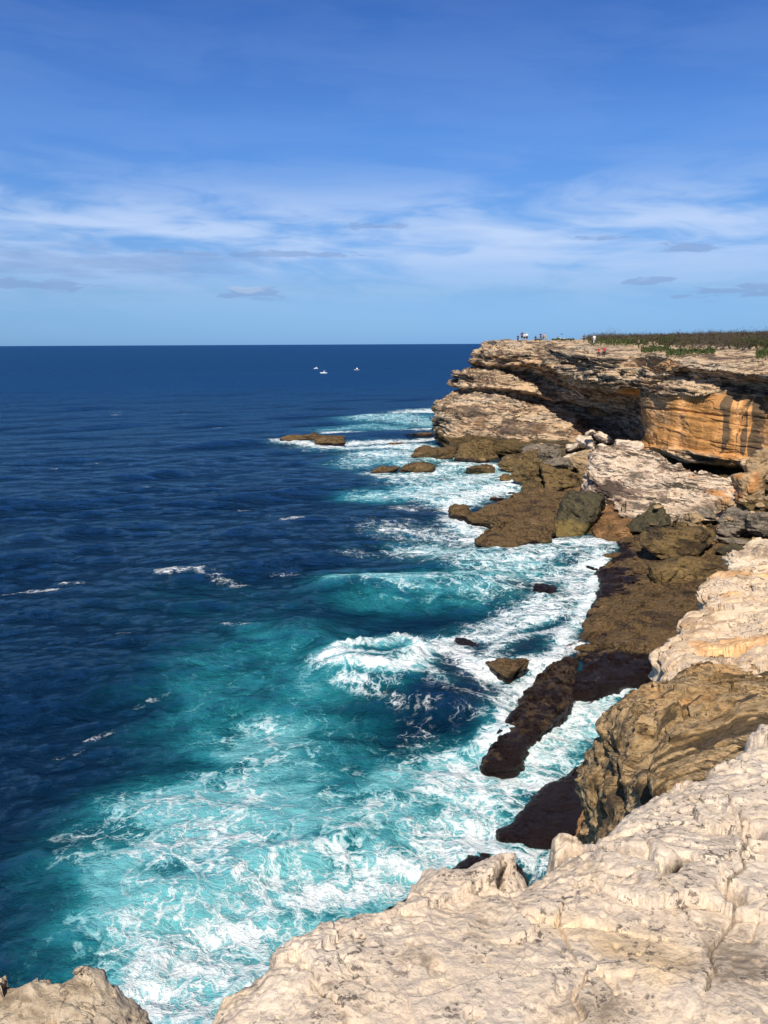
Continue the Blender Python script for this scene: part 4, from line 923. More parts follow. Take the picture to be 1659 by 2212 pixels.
# ================================================================ BOULDERS AND ROCKS
print('boulders')
import bmesh
def ico(sub):
    bm = bmesh.new(); bmesh.ops.create_icosphere(bm, subdivisions=sub, radius=1.0)
    V = np.array([v.co for v in bm.verts]); F = np.array([[v.index for v in f.verts] for f in bm.faces]); bm.free()
    return V, F
ICO = {k: ico(k) for k in (3, 4, 5, 6)}
def boulder(name, label, box, dist, mat, cat='boulder', group=None, seed=1, facets=11, soft=13, tilt=0, yaw=None, sub=5, depth=1.0, st=0.05, lump=0.06, olive=0, rust=0, dark=0.0, wetz=None, flat=0.0, planes=(), pitch=0, sink=0.12, conv=Zm):
    (a0, b0, a1, b1) = box
    u0, v0 = conv(a0, b0); u1, v1 = conv(a1, b1)
    if dist < 12: dist = (H-dist)/math.tan(PITCH+math.atan((v1-CV)/FU))+(u1-u0)/FU*40
    c = Py((u0+u1)/2, (v0+v1)/2, dist)
    w = (u1-u0)/FU*dist*1.10; h = (v1-v0)/FU*dist*1.10
    D, F = ICO[sub]
    rs = np.random.default_rng(seed*77+5)
    n = rs.normal(size=(facets, 3)); n /= np.linalg.norm(n, axis=1, keepdims=True)
    if len(planes): n = np.vstack([n, np.array(planes, float)/np.linalg.norm(np.array(planes, float), axis=1, keepdims=True)])
    dd = rs.uniform(0.62, 0.95, len(n))
    if len(planes): dd[facets:] = .6
    q = np.maximum((D @ n.T)/dd, 0)
    rr = (np.sum(q**soft, 1)+0.5**soft)**(-1/soft)
    V = D*rr[:, None]
    V = V/(np.abs(V).max(0)+1e-9)
    if flat: V[:, 2] = np.where(V[:, 2] > 0, np.tanh(V[:, 2]*(1+flat*2))/np.tanh(1+flat*2), V[:, 2])
    # size
    size = np.array([w/2, w/2*depth, h/2])
    V = V*size
    E = Euler((math.radians(pitch), math.radians(tilt), math.radians(yaw if yaw is not None else rs.uniform(-20, 20))), 'XYZ').to_matrix()
    V = V @ np.array(E).T
    # keep the picture size after turning
    V[:, 0] *= (w/2)/np.abs(V[:, 0]).max(); V[:, 2] *= (h/2)/np.abs(V[:, 2]).max()
    m_ = (w+h)/4; Wp = V/m_
    Nn = V/np.linalg.norm(V, axis=1, keepdims=True)
    s_ = seed*3.1
    dsp = lump*fbm(Wp[:, 0]*1.2+s_, Wp[:, 1]*1.2, Wp[:, 2]*1.2, 4)
    sz = Wp[:, 2]+.25*Wp[:, 0]*math.sin(seed)+.2*Wp[:, 1]
    dsp += st*np.tanh(4*vn(Wp[:, 0]*.7+s_, Wp[:, 1]*.7, sz*5))+st*.5*np.tanh(4*vn(Wp[:, 0]*1.4+s_, Wp[:, 1]*1.4, sz*11))
    dsp += 0.13*rockfacets(Wp[:, 0]*1.6, Wp[:, 1]*1.6, Wp[:, 2]*1.6, seed)+.05*rockfacets(Wp[:, 0]*4, Wp[:, 1]*4, Wp[:, 2]*4, seed+3)
    dsp += 0.02*fbm(Wp[:, 0]*7+s_, Wp[:, 1]*7, Wp[:, 2]*7, 3)
    V = V+Nn*(dsp*m_)[:, None]
    mk = np.zeros((len(V), 4), np.float32)
    nz = fbm(Wp[:, 0]*1.4+s_, Wp[:, 1]*1.4, Wp[:, 2]*1.4, 3)
    mk[:, 0] = rust*ss(nz, -.1, .4); mk[:, 1] = dark*ss(-nz, -.1, .4); mk[:, 2] = olive*ss(-Wp[:, 2]+.3*nz, -.25, .25)
    if wetz is not None: mk[:, 3] = 1-ss(V[:, 2]+c[2]+.3*nz, wetz-.3, wetz+.3)
    o = raw_mesh(name, V, F, mat, mk)
    o.location = (c[0], c[1]+w*depth*0.10, c[2])
    tag(o, label, cat, group)
    return o
B = boulder
G1 = 'boulders below the far cliff'
B('boulder', 'broad olive brown boulder at the foot of the headland tip', (112, 636, 356, 742), -0.3, M_boul, group=G1, seed=1, wetz=.8, planes=[(-1, -1, .6), (.3, -1, .3)], sub=6, st=.03)
B('boulder', 'small pointed brown boulder in front of the broad one at the headland tip', (235, 672, 322, 742), -0.3, M_boul, group=G1, seed=2, wetz=.6, planes=[(-1, -.6, .8), (1, -.6, .8)])
B('boulder', 'tilted olive slab with dark cracks beside the cliff foot', (328, 672, 545, 785), 0.1, M_boul, group=G1, seed=3, tilt=-22, st=.05, planes=[(-.3, -1, 1)], sub=6)
B('boulder', 'steep pyramid shaped brown boulder standing at the surf edge', (335, 765, 442, 845), -0.3, M_boul, group=G1, seed=4, planes=[(-1, -.4, .9), (1, -.5, .7), (0, -1, .4)], wetz=.5)
B('boulder', 'smooth olive boulder leaning on the cracked brown one', (425, 715, 610, 862), 0.1, M_boul, group=G1, seed=5, planes=[(-.8, -1, .4)], dark=.3, sub=6)
B('boulder', 'angular brown boulder with a flat facet above the brown slab', (548, 745, 780, 872), 0.6, M_boul, group=G1, seed=6, tilt=14, planes=[(-.5, -1, .5), (.6, -1, .6)], sub=6, st=.03)
B('boulder', 'speckled grey boulder with a flat top under the cream blocks', (488, 628, 695, 724), 1.3, M_grey, group=G1, seed=7, planes=[(0, 0, 1), (-.2, -1, .2)], sub=6)
B('boulder', 'dark tilted slab with pale streaks below the speckled grey boulder', (545, 702, 745, 775), 1.2, M_grey, group=G1, seed=8, tilt=-12, dark=.5, planes=[(0, -.6, 1)])
B('boulder', 'brown boulder wedged behind the tilted olive slab', (235, 628, 400, 700), 0.3, M_boul, group=G1, seed=41, dark=.4)
B('boulder', 'olive boulder filling the gap under the speckled grey one', (420, 690, 560, 780), 0.4, M_boul, group=G1, seed=42, dark=.2)
B('boulder', 'low brown boulder at the left of the angular one', (480, 790, 600, 862), 0.2, M_boul, group=G1, seed=43)
B('boulder', 'large dark green boulder with a yellow underside by the surf', (590, 876, 886, 1118), -0.2, M_green, group=G1, seed=16, olive=.62, facets=9, soft=7, tilt=16, planes=[(-.6, -1, .9), (1, -.3, -.1), (-1, .0, .2)], sub=6, st=.015, lump=.08, wetz=.3)
B('boulder', 'wedge boulder with a dark right face in front of the mound', (1000, 948, 1262, 1108), 1.0, M_green, group=G1, seed=17, tilt=-14, dark=.3, planes=[(1, -.9, .15), (-.4, -.8, .9), (-.3, 0, 1)], sub=6, st=.05)
B('boulder', 'small upright tan boulder beside the wedge boulder', (1268, 952, 1358, 1058), 2.2, M_tan, group=G1, seed=18, rust=.5, planes=[(-1, -1, .1)])
B('boulder', 'small purple grey boulder behind the upright tan one', (1335, 955, 1430, 1020), 2.8, M_grey, group=G1, seed=19)
B('boulder', 'big pale grey lichened boulder near the right edge', (1418, 945, 1592, 1112), 2.2, M_grey, group=G1, seed=20, planes=[(-.6, -1, .5)], sub=6)
B('boulder', 'grey boulder cut by the right edge of the view', (1552, 972, 1740, 1110), 2.6, M_grey, group=G1, seed=21, sub=6)
B('boulder', 'tall slab with brown and cream stripes standing on end', (1512, 760, 1668, 955), 3.5, M_tan, group=G1, seed=22, planes=[(-.7, -1, .1), (1, -.8, .1)], rust=.8, st=.01, sub=6)
B('boulder', 'big smooth tan boulder leaning on the orange wall', (1576, 660, 1740, 835), 6.0, M_tan, group=G1, seed=23, planes=[(-.6, -1, .2)], rust=.3, st=.01, sub=6)
B('boulder', 'long dark olive boulder lying above the reef platform', (1040, 1046, 1475, 1215), 1.8, M_boul, group=G1, seed=24, dark=.65, soft=5, facets=9, sub=6, depth=.8, st=.02)
B('boulder', 'broad brown boulder with a flat base on the reef platform', (1030, 1140, 1500, 1362), 1.7, M_boul, group=G1, seed=25, planes=[(0, -.8, 1), (-.6, -1, .3)], sub=6, depth=.8, st=.03, lump=.12, facets=9, soft=5)
B('boulder', 'dark brown boulder under the striped slab', (1535, 895, 1720, 990), 4.0, M_boul, group=G1, seed=27, dark=.5)
B('boulder', 'rounded brown boulder between the grey boulders and the reef', (1290, 1040, 1440, 1115), 1.8, M_grey, group=G1, seed=44, dark=.4)
B('boulder', 'dark grey stone under the big pale grey boulder', (1440, 1080, 1580, 1150), 2.0, M_grey, group=G1, seed=45, dark=.6)
B('boulder', 'greenish stone at the right end of the long dark boulder', (1420, 1130, 1530, 1190), 2.0, M_green, group=G1, seed=46)
B('boulder', 'rusty brown stone at the foot of the striped slab', (1430, 900, 1520, 965), 3.2, M_tan, group=G1, seed=47, rust=1)
B('boulder', 'small reddish stone beside the white block', (1580, 1090, 1640, 1130), 3.0, M_tan, group=G1, seed=48, rust=.3)
B('boulder', 'olive stone in front of the wedge boulder', (985, 1075, 1075, 1130), 0.8, M_boul, group=G1, seed=49)
G2 = 'fallen blocks in front of the cave'
B('rock_block', 'largest cream block, square and tilted, in front of the cave', (738, 588, 850, 676), 3.0, M_cream, 'rock block', G2, seed=9, tilt=15, planes=[(-.6, -1, .3), (.7, -1, .4)], st=.01)
B('rock_block', 'grey pink block behind the largest cream block', (822, 582, 926, 650), 3.4, M_cream, 'rock block', G2, seed=10, dark=.5)
B('rock_block', 'long pinkish block with a flat top below the cave', (922, 603, 1056, 684), 4.2, M_cream, 'rock block', G2, seed=11, facets=5, tilt=5, planes=[(0, -1, .05), (0, 0, 1), (1, 0, 0), (-1, 0, 0)], soft=24, st=.02)
B('rock_block', 'low cream block at the left of the fallen blocks', (662, 632, 745, 680), 2.6, M_cream, 'rock block', G2, seed=12)
B('rock_block', 'flat cream slab between the large block and the pinkish one', (838, 637, 904, 670), 3.6, M_cream, 'rock block', G2, seed=13)
B('rock_block', 'small cream block on top of the left pile', (760, 568, 822, 606), 5.6, M_cream, 'rock block', G2, seed=31)
B('rock_block', 'small cream and orange block under the orange wall', (1203, 728, 1247, 762), 5.3, M_cream, 'rock block', G2, seed=26, rust=.4, sub=4)
B('rock_block', 'cream slab lying below the left fallen blocks', (655, 675, 770, 718), 2.0, M_cream, 'rock block', G2, seed=32)
B('rock_block', 'tan slab leaning against the bedded mound', (708, 656, 838, 800), 1.2, M_tan, 'rock block', G2, seed=14, tilt=-28, planes=[(-.6, -1, .5), (.8, -.6, .6)], sub=6, st=.02)
B('rock_block', 'cream rubble block right of the flat slab', (888, 648, 935, 674), 3.8, M_cream, 'rock block', G2, seed=33, sub=4)
B('rock_block', 'cream block at the right end of the mound', (1470, 800, 1530, 838), 4.2, M_cream, 'rock block', G2, seed=34, sub=4)
B('rock_block', 'dark stone beside the speckled grey boulder', (655, 655, 690, 700), 1.5, M_boul, 'rock block', G2, seed=35, sub=4, dark=.5)
G3 = 'rocks standing in the surf'
IDc = lambda a, b: (a, b)
def surf(lab, box, seed, mat=M_reef, **k):
    d_ = H/math.tan(PITCH+math.atan((box[3]-6-CV)/FU))
    B('sea_rock', lab, box, d_+k.pop('back', 1), mat, 'rock', G3, seed=seed, wetz=k.pop('wetz', .35), flat=k.pop('flat', .5), conv=IDc, facets=7, soft=6, lump=.16, **k)
surf('long low brown rock with a split back near the boulders', (994, 1008, 1072, 1036), 51, depth=1.2)
surf('brown rock lump at the right end of the long low one', (1055, 1018, 1078, 1036), 52)
surf('small brown rock in white water below the long low one', (1012, 1040, 1048, 1054), 53)
surf('tiny brown rock beside the pyramid boulder', (1098, 1040, 1120, 1056), 54)
surf('tiny rock right of the small brown rock', (1050, 1044, 1070, 1054), 55)
surf('low brown rock beside the slab edge', (1060, 1074, 1096, 1092), 56)
surf('thin dark rock in foam above the slab', (1092, 1064, 1114, 1074), 57)
surf('dark jagged rock at the seaward point of the slab', (972, 1092, 1022, 1132), 58, tilt=18)
surf('wet round rock with water pouring off it beside the breaking wave', (1052, 1426, 1140, 1500), 59, wetz=1.1, depth=1.2, sub=6)
surf('wet dark rock awash left of the round one', (985, 1392, 1050, 1432), 60, wetz=1.1, depth=1.4)
surf('brown rock awash in foam beside the reef platform', (1140, 1274, 1205, 1310), 61, wetz=1.1, depth=1.3)
surf('dark rock breaking the water below the brown awash rock', (1125, 1322, 1178, 1350), 62, wetz=1.1, depth=1.3)
surf('long dark rock with a green top at the far left of the outer reef', (604, 941, 738, 960), 63, depth=.25, back=3, flat=.2)
surf('purple brown rock in foam in front of the outer reef', (680, 946, 745, 968), 64, depth=.3, back=2)
surf('long thin rock bar joining the outer reef to the headland', (828, 930, 965, 952), 65, depth=.2, back=4)
surf('rock with a pointed hump awash inside the reef', (880, 965, 935, 992), 66, depth=.5)
surf('brown flat rock joined to the headland foot', (888, 968, 985, 1000), 67, depth=.4)
surf('brown humped rock with a long wet tail in open water', (840, 1002, 932, 1032), 68, depth=.5)
surf('wet dark tail rock left of the humped one', (790, 1010, 860, 1032), 69, depth=.5)
surf('dark low rock awash between reef and headland', (838, 955, 880, 972), 70, depth=.4)
surf('dark rock shelf behind the headland tip', (925, 872, 985, 900), 71, depth=.5, back=4)
surf('red brown rock at the reef corner below the olive boulders', (1290, 1196, 1345, 1222), 72)
surf('wet brown rock at the bend of the reef platform', (1268, 1226, 1300, 1246), 73)

# rubble between the boulders: small stones past counting, each dropped onto what lies below it
bpy.context.view_layer.update(); dg_ = bpy.context.evaluated_depsgraph_get()
tv, tf = [], []
D3, F3 = ICO[3]; kk = 0
for k in range(420):
    if k < 260: u_, v_, z_ = rnd.uniform(1400, 1700), rnd.uniform(1030, 1150), 3
    elif k < 340: u_, v_, z_ = rnd.uniform(1040, 1300), rnd.uniform(950, 1000), 3
    else: u_, v_, z_ = rnd.uniform(1440, 1640), rnd.uniform(1005, 1040), 4.5
    c = Pz(u_, v_, z_); ok, loc, nn, ix, ob, mt = S.ray_cast(dg_, Vector((c[0], c[1], 9 if c[1] < 105 else 6)), Vector((0, 0, -1)))
    if not ok or loc.z < .8 or nn.z < .35: continue
    s_ = rnd.uniform(.12, .42)*rnd.uniform(.6, 1.4)
    sc_ = np.array([rnd.uniform(.7, 1.5), rnd.uniform(.7, 1.3), rnd.uniform(.45, .8)])*s_
    nrm = np.random.default_rng(k).normal(size=(8, 3)); nrm /= np.linalg.norm(nrm, axis=1, keepdims=True)
    rr_ = (np.sum((np.maximum(D3 @ nrm.T, 0)/.75)**8, 1)+.4**8)**(-1/8)
    q = D3*np.minimum(rr_, 1.5)[:, None]*sc_+np.array([loc.x, loc.y, loc.z+sc_[2]*.35])
    tv.append(q); tf.append(F3+kk*len(D3)); kk += 1
o = raw_mesh('rubble', np.vstack(tv), np.vstack(tf), M_tan, np.zeros((len(D3)*kk, 4), np.float32))
tag(o, 'loose broken stones between the boulders', kind='stuff')

# ================================================================ SIMPLE MATERIALS
def simple(name, c, rough=.8, var=.25, scale=8, metal=0, spec=.3):
    m = bpy.data.materials.new(name); m.use_nodes = True; t = NT(m.node_tree); t.n.clear()
    n = t.noise(t.new('ShaderNodeNewGeometry').outputs['Position'], scale, 4)
    col = t.mix(n, tuple(q*(1-var) for q in c), tuple(min(1, q*(1+var)) for q in c))
    b = t.new('ShaderNodeBsdfPrincipled'); t.put(b.inputs['Base Color'], col); b.inputs['Roughness'].default_value = rough
    b.inputs['Metallic'].default_value = metal; b.inputs['Specular IOR Level'].default_value = spec
    o = t.new('ShaderNodeOutputMaterial'); t.l.new(b.outputs[0], o.inputs[0]); return m

# ================================================================ HEATH
print('heath')
def leafmat(name, c1, c2, c3):
    m = bpy.data.materials.new(name); m.use_nodes = True; t = NT(m.node_tree); t.n.clear()
    P_ = t.new('ShaderNodeNewGeometry').outputs['Position']
    n = t.noise(P_, .35, 4); n2 = t.noise(P_, 5, 3)
    col = t.ramp(t.m('ADD', t.m('MULTIPLY', n, .6), t.m('MULTIPLY', n2, .4)), [(.32, c1), (.5, c2), (.68, c3)])
    b = t.new('ShaderNodeBsdfPrincipled'); t.put(b.inputs['Base Color'], col); b.inputs['Roughness'].default_value = .8; b.inputs['Specular IOR Level'].default_value = .15
    o = t.new('ShaderNodeOutputMaterial'); t.l.new(b.outputs[0], o.inputs[0]); return m
M_dry = leafmat('dry_heath_twigs', (.040, .030, .023), (.075, .056, .042), (.11, .088, .064))
M_grn = leafmat('green_heath_leaves', (.028, .040, .014), (.058, .075, .024), (.10, .11, .038))
M_olv = leafmat('olive_heath_leaves', (.05, .05, .02), (.09, .085, .032), (.14, .12, .05))
def leaves(c, n, s, up=0.0):
    """n random little triangles at points c"""
    a = rng.normal(size=(n, 3)); a /= np.linalg.norm(a, axis=1, keepdims=True)
    b = np.cross(a, rng.normal(size=(n, 3))); b /= np.linalg.norm(b, axis=1, keepdims=True)
    s = s*rng.uniform(.5, 1.3, (n, 1))
    V = np.stack([c+a*s, c-a*s*.6+b*s*.7, c-a*s*.6-b*s*.7], 1).reshape(-1, 3)
    return V
def heath_pts(n, ufun):
    pts = []
    while len(pts) < n:
        u_ = rng.uniform(1270, 1900); yy_ = 150+rng.uniform(0, 1)**1.5*170
        k = ufun(u_, yy_)
        if k: pts.append((Py(u_, 740, yy_)[0], yy_))
    return np.array(pts)
def rim_y(u_):
    return np.interp(u_, [1240, 1270, 1300, 1400, 1500, 1600, 1700, 1900], [215, 205, 192, 172, 160, 152, 146, 130])
hp = heath_pts(2600, lambda u_, yy_: yy_ > rim_y(u_)+8 and rng.uniform() < 1)
V1, V2, V3 = [], [], []
hz_ = zplat(hp[:, 0], hp[:, 1])
for (px, py), z0 in zip(hp, hz_):
    hgt = rng.uniform(.7, 1.45)*(1+.25*np.sin(px*.13+py*.05)+.3*np.sin(px*.31))*(1.5 if rng.uniform() < .07 else 1); w_ = rng.uniform(1.0, 2.0)
    n = 34; a = rng.normal(size=(n, 3))*[w_*.5, w_*.5, hgt*.24]; c = a+[px, py, z0+hgt*.62]
    (V1 if rng.uniform() < .85 else V3).append(leaves(c, n, .16))
    n = 12 if py < rim_y(829.5+px/py*1719.5)+22 else 2; a = rng.normal(size=(n, 3))*[w_*.6, w_*.6, .22]; c = a+[px, py, z0+.4]; V2.append(leaves(c, n, .22))
    # bare upright twigs
    for _ in range(7):
        bx, by = px+rng.normal()*w_*.5, py+rng.normal()*w_*.4; th_ = rng.uniform(.02, .045); tx = rng.normal()*.35; zt = z0+hgt*rng.uniform(.75, 1.12)
        V1.append(np.array([[bx-th_, by, z0], [bx+th_, by, z0], [bx+tx, by+rng.normal()*.2, zt]]))
for nm, VV, mm, lb in (('heath_scrub', V1, M_dry, 'grey brown leafless heath on top of the headland'), ('heath_undergrowth', V2, M_grn, 'green undergrowth among the grey heath'), ('heath_foliage', V3, M_olv, 'olive foliage scattered through the heath')):
    VV = np.vstack(VV); o = raw_mesh(nm, VV, np.arange(len(VV)).reshape(-1, 3), mm, smooth=False); tag(o, lb, kind='stuff')
# low green mats near the rim
V = []
for (u0, u1, v0, v1, yy_, n) in [(1385, 1445, 752, 762, 150, 900), (1440, 1545, 757, 768, 138, 1500), (1440, 1480, 763, 771, 134, 500), (1635, 1720, 745, 775, 130, 1600), (1285, 1330, 739, 743, 195, 500), (1190, 1240, 738, 741, 190, 300), (1155, 1170, 738, 741, 190, 120), (1270, 1400, 741, 750, 176, 1300), (1340, 1400, 738, 748, 180, 900)]:
    for _ in range(n):
        u_ = rng.uniform(u0, u1); q = Py(u_, 750, yy_+rng.normal()*5); z0 = float(zplat(q[0], q[1])); bump_ = .35+.35*math.sin(u_*.21)+.25*math.sin(u_*.57)
        V.append((q[0], q[1], z0+.1+abs(rng.normal())*.3*max(.3, bump_)+.25))
V = leaves(np.array(V), len(V), .2)
o = raw_mesh('heath_mat', V, np.arange(len(V)).reshape(-1, 3), M_grn, smooth=False); tag(o, 'low bright green ground cover along the cliff rim', kind='stuff')
# individual shrubs in the front row
M_bark = simple('grey_bark', (.09, .075, .06))
def tube(p0, p1, r0, r1, n=5):
    p0 = np.array(p0); p1 = np.array(p1); d = p1-p0; d = d/np.linalg.norm(d); a = np.cross(d, [.3, .9, .1]); a /= np.linalg.norm(a); b = np.cross(d, a)
    an = np.arange(n)*2*math.pi/n; ring = np.cos(an)[:, None]*a+np.sin(an)[:, None]*b
    V = np.vstack([p0+ring*r0, p1+ring*r1]); F = np.array([[i, (i+1) % n, n+(i+1) % n, n+i] for i in range(n)])
    return V, F
def shrub_mesh(seed, hgt, w_, nl, mat, bare):
    r_ = np.random.default_rng(seed); VV, FF, k = [], [], 0; tips = []
    for s_ in range(6):
        p = np.array([r_.normal()*.12, r_.normal()*.12, -.1]); d = np.array([r_.normal()*.5, r_.normal()*.5, 1.0])
        for j in range(4):
            d = d/np.linalg.norm(d); L_ = hgt*.27; q = p+d*L_; v_, f_ = tube(p, q, .05*(1-j*.2)+.012, .05*(1-(j+1)*.2)+.01)
            VV.append(v_); FF.append(f_+k); k += len(v_); tips.append(q)
            q2 = q+np.array([r_.normal()*.4, r_.normal()*.4, .35])*w_*.5; v_, f_ = tube(q, q2, .022, .008); VV.append(v_); FF.append(f_+k); k += len(v_); tips.append(q2)
            p = q; d = d+r_.normal(size=3)*.35
    V = np.vstack(VV); F = np.vstack(FF)
    tips = np.array(tips); sel = tips[r_.integers(8, len(tips), nl)]
    c = sel+r_.normal(size=(nl, 3))*[w_*.2, w_*.2, hgt*.10]
    return V, F, leaves(c, nl, .11), mat
shr = [('grey leafless shrub of bare stems', M_dry, 1), ('olive brown rounded shrub', M_olv, 0), ('green rounded shrub', M_grn, 0)]
places = [(1442, 2), (1460, 0), (1478, 1), (1494, 0), (1512, 0), (1528, 0), (1545, 0), (1560, 0), (1577, 0), (1592, 1), (1606, 0), (1620, 2), (1412, 0), (1428, 1), (1636, 0), (1652, 2)]
where = ['just right of the lone brown hiker', 'second in the front row', 'in the left group', 'left of the gap in the front row', 'right of the gap in the front row', 'over the green mat', 'behind the bright rock step',
         'left of the pale trunk', 'with the palest trunk', 'between two bare shrubs', 'near the right rock shelf', 'above the right rock shelf', 'nearest to the lone brown hiker', 'close behind the lone brown hiker', 'at the right rim', 'at the far right edge']
cache = {}
for i, (u_, kd) in enumerate(places):
    yy_ = rim_y(u_)+rnd.uniform(-6, 2); q = Py(u_, 750, yy_); z0 = float(zplat(q[0], q[1]))
    if kd not in cache:
        V, F, LV, mt = shrub_mesh(60+kd, 2.1, 2.2, [200, 700, 900][kd], shr[kd][1], shr[kd][2])
        root = bpy.data.objects.new('heath_shrub', None); C.objects.link(root)
        a = raw_mesh('stems', V, F, M_bark, parent=root); b = raw_mesh('foliage', LV, np.arange(len(LV)).reshape(-1, 3), mt, parent=root, smooth=False)
        cache[kd] = (root, a, b); r_ = root
    else:
        r0, a0, b0 = cache[kd]; r_ = r0.copy(); C.objects.link(r_)
        for ch in (a0, b0): c_ = ch.copy(); C.objects.link(c_); c_.parent = r_
    r_.location = (q[0], q[1], z0); r_.rotation_euler = (0, 0, rnd.uniform(0, 6.28)); s_ = rnd.uniform(.75, 1.1); r_.scale = (s_*1.2, s_*1.2, s_)
    tag(r_, shr[kd][0]+' '+where[i], 'shrub', 'shrubs in the front row of the heath')

# ================================================================ PEOPLE
print('people')
def skin(name, V, E, R, sub=1):
    me = bpy.data.meshes.new(name); me.from_pydata([Vector(v) for v in V], E, []); o = bpy.data.objects.new(name, me); C.objects.link(o)
    o.modifiers.new('s', 'SKIN'); sb = o.modifiers.new('u', 'SUBSURF'); sb.levels = sub; sb.render_levels = sub
    for i, r_ in enumerate(R): me.skin_vertices[0].data[i].radius = (r_, r_) if not isinstance(r_, tuple) else r_
    me.skin_vertices[0].data[0].use_root = True
    dg = bpy.context.evaluated_depsgraph_get(); new = bpy.data.meshes.new_from_object(o.evaluated_get(dg))
    bpy.data.objects.remove(o); bpy.data.meshes.remove(me); new.name = name
    for p in new.polygons: p.use_smooth = True
    new.materials.append(None)
    return new
def person_meshes(pose):
    """a 1.7 m figure facing +y, feet at z 0"""
    hipw, sh = .09, .185
    V = [(0, 0, .95), (0, .0, 1.12), (0, -.005, 1.30), (0, -.01, 1.42), (0, .0, 1.49), (0, .01, 1.58), (0, .012, 1.665)]
    R = [(.135, .10), (.125, .09), (.15, .10), (.11, .075), .052, (.078, .09), (.06, .07)]
    E = [(0, 1), (1, 2), (2, 3), (3, 4), (4, 5), (5, 6)]
    def add(p, r, par): V.append(p); R.append(r); E.append((par, len(V)-1)); return len(V)-1
    nose = add((0, .105, 1.59), .014, 5)
    arms = {'down': (((.0, .0, -.28), (.03, .06, -.52)), ((.0, .0, -.28), (-.02, .05, -.52))),
            'photo': (((.06, .12, -.24), (-.08, .30, -.03)), ((.06, .12, -.24), (-.08, .30, -.03))),
            'hip': (((.10, -.05, -.25), (-.02, .08, -.36)), ((.02, .02, -.28), (.02, .08, -.52)))}[pose[0]]
    fingers = []
    for sd_, (el_, wr_) in zip((-1, 1), arms):
        s_ = add((sd_*sh, 0, 1.40), .055, 3); s0 = (sd_*sh, 0, 1.40)
        e_p = (s0[0]+sd_*(el_[0]+.04), s0[1]+el_[1], s0[2]+el_[2]); e_ = add(e_p, .040, s_)
        w_p = (s0[0]+sd_*(wr_[0]+.05), s0[1]+wr_[1], s0[2]+wr_[2]); w_ = add(w_p, .027, e_)
        d = Vector(w_p)-Vector(e_p); d.normalize(); side = d.cross(Vector((1, 0, 0))); side.normalize()
        pm = Vector(w_p)+d*.05; p_ = add(tuple(pm), (.036, .018), w_)
        k_ = add(tuple(pm+d*.045), (.036, .015), p_)
        for f_, ln in zip((-1.5, -.5, .5, 1.5), (.058, .07, .075, .062)):
            a = pm+d*.05+side*f_*.019; i1 = add(tuple(a), .009, k_); i2 = add(tuple(a+d*ln*.5+Vector((-sd_*.006, 0, 0))), .008, i1); add(tuple(a+d*ln+Vector((-sd_*.02, 0, 0))), .007, i2)
        i1 = add(tuple(pm+side*.035), .010, p_); add(tuple(pm+side*.05+d*.045), .008, i1)
    st_ = pose[1]
    for sd_ in (-1, 1):
        h_ = add((sd_*hipw, 0, .90), .085, 0); k_ = add((sd_*(hipw+.01), .02+sd_*st_*.12, .48), .055, h_); a_ = add((sd_*(hipw+.02), sd_*st_*.22-.01, .09), .036, k_)
        add((sd_*(hipw+.03), sd_*st_*.22+.13, .03), (.038, .026), a_)
    body = skin('body', V, E, R)
    def sub(idx, grow, cut=None):
        mp = {i: k for k, i in enumerate(idx)}
        return [V[i] for i in idx], [(mp[a], mp[b]) for a, b in E if a in mp and b in mp], [tuple(q+grow for q in (R[i] if isinstance(R[i], tuple) else (R[i], R[i]))) for i in idx]
    # indexes: shoulders/elbows
    kids = lambda i: [b for a, b in E if a == i]
    shs = [i for i in kids(3) if i != 4]; els = [kids(i)[0] for i in shs]; wrs = [kids(i)[0] for i in els]
    hips = [i for i in kids(0) if i != 1]; kn = [kids(i)[0] for i in hips]; an = [kids(i)[0] for i in kn]; ft = [kids(i)[0] for i in an]
    shirt = skin('shirt', *sub([0, 1, 2, 3]+shs+els, .014))
    trousers = skin('trousers', *sub([0]+hips+kn+an, .016))
    shorts = skin('shorts', *sub([0]+hips+kn, .022))
    # shorten shorts: stop above the knee
    for v in shorts.vertices:
        if v.co.z < .52: v.co.z = .52+(v.co.z-.52)*.1
    for v in trousers.vertices:
        if v.co.z < .07: v.co.z = .07
    sv, se, sr = [], [], []
    shoes = []
    for a, f in zip(an, ft):
        k = len(sv); p = Vector(V[f]); q = Vector(V[a]); sv += [(q.x, q.y-.02, .045), (p.x, p.y+.02, .035)]; sr += [(.05, .042), (.046, .034)]; se.append((k, k+1))
    s1 = skin('shoe', sv[:2], [(0, 1)], sr[:2]); s2 = skin('shoe', sv[2:], [(0, 1)], sr[2:])
    hs = skin('hair', [(0, -.02, 1.60), (0, -.012, 1.665), (0, .01, 1.705)], [(0, 1), (1, 2)], [(.082, .088), (.084, .09), (.055, .06)])
    hl = skin('hair', [(0, .0, 1.69), (0, -.05, 1.64), (0, -.06, 1.52), (0, -.065, 1.42)], [(0, 1), (1, 2), (2, 3)], [(.07, .085), (.085, .07), (.075, .05), (.05, .03)])
    hat = skin('hat', [(0, .01, 1.66), (0, .01, 1.70), (0, .01, 1.735)], [(0, 1), (1, 2)], [(.12, .13), (.09, .10), (.06, .07)])
    return dict(body=body, shirt=shirt, trousers=trousers, shorts=shorts, shoe=(s1, s2), hair=hs, long=hl, hat=hat)
PM = {k: person_meshes(v) for k, v in {'stand': ('down', 0), 'walk': ('down', .7), 'photo': ('photo', .1), 'hip': ('hip', .15)}.items()}
_pm = {}
def pmat(nm, c):
    if (nm, c) not in _pm: _pm[(nm, c)] = simple(nm, c, .8, .1, 10)
    return _pm[(nm, c)]
SKIN = (.42, .26, .18)
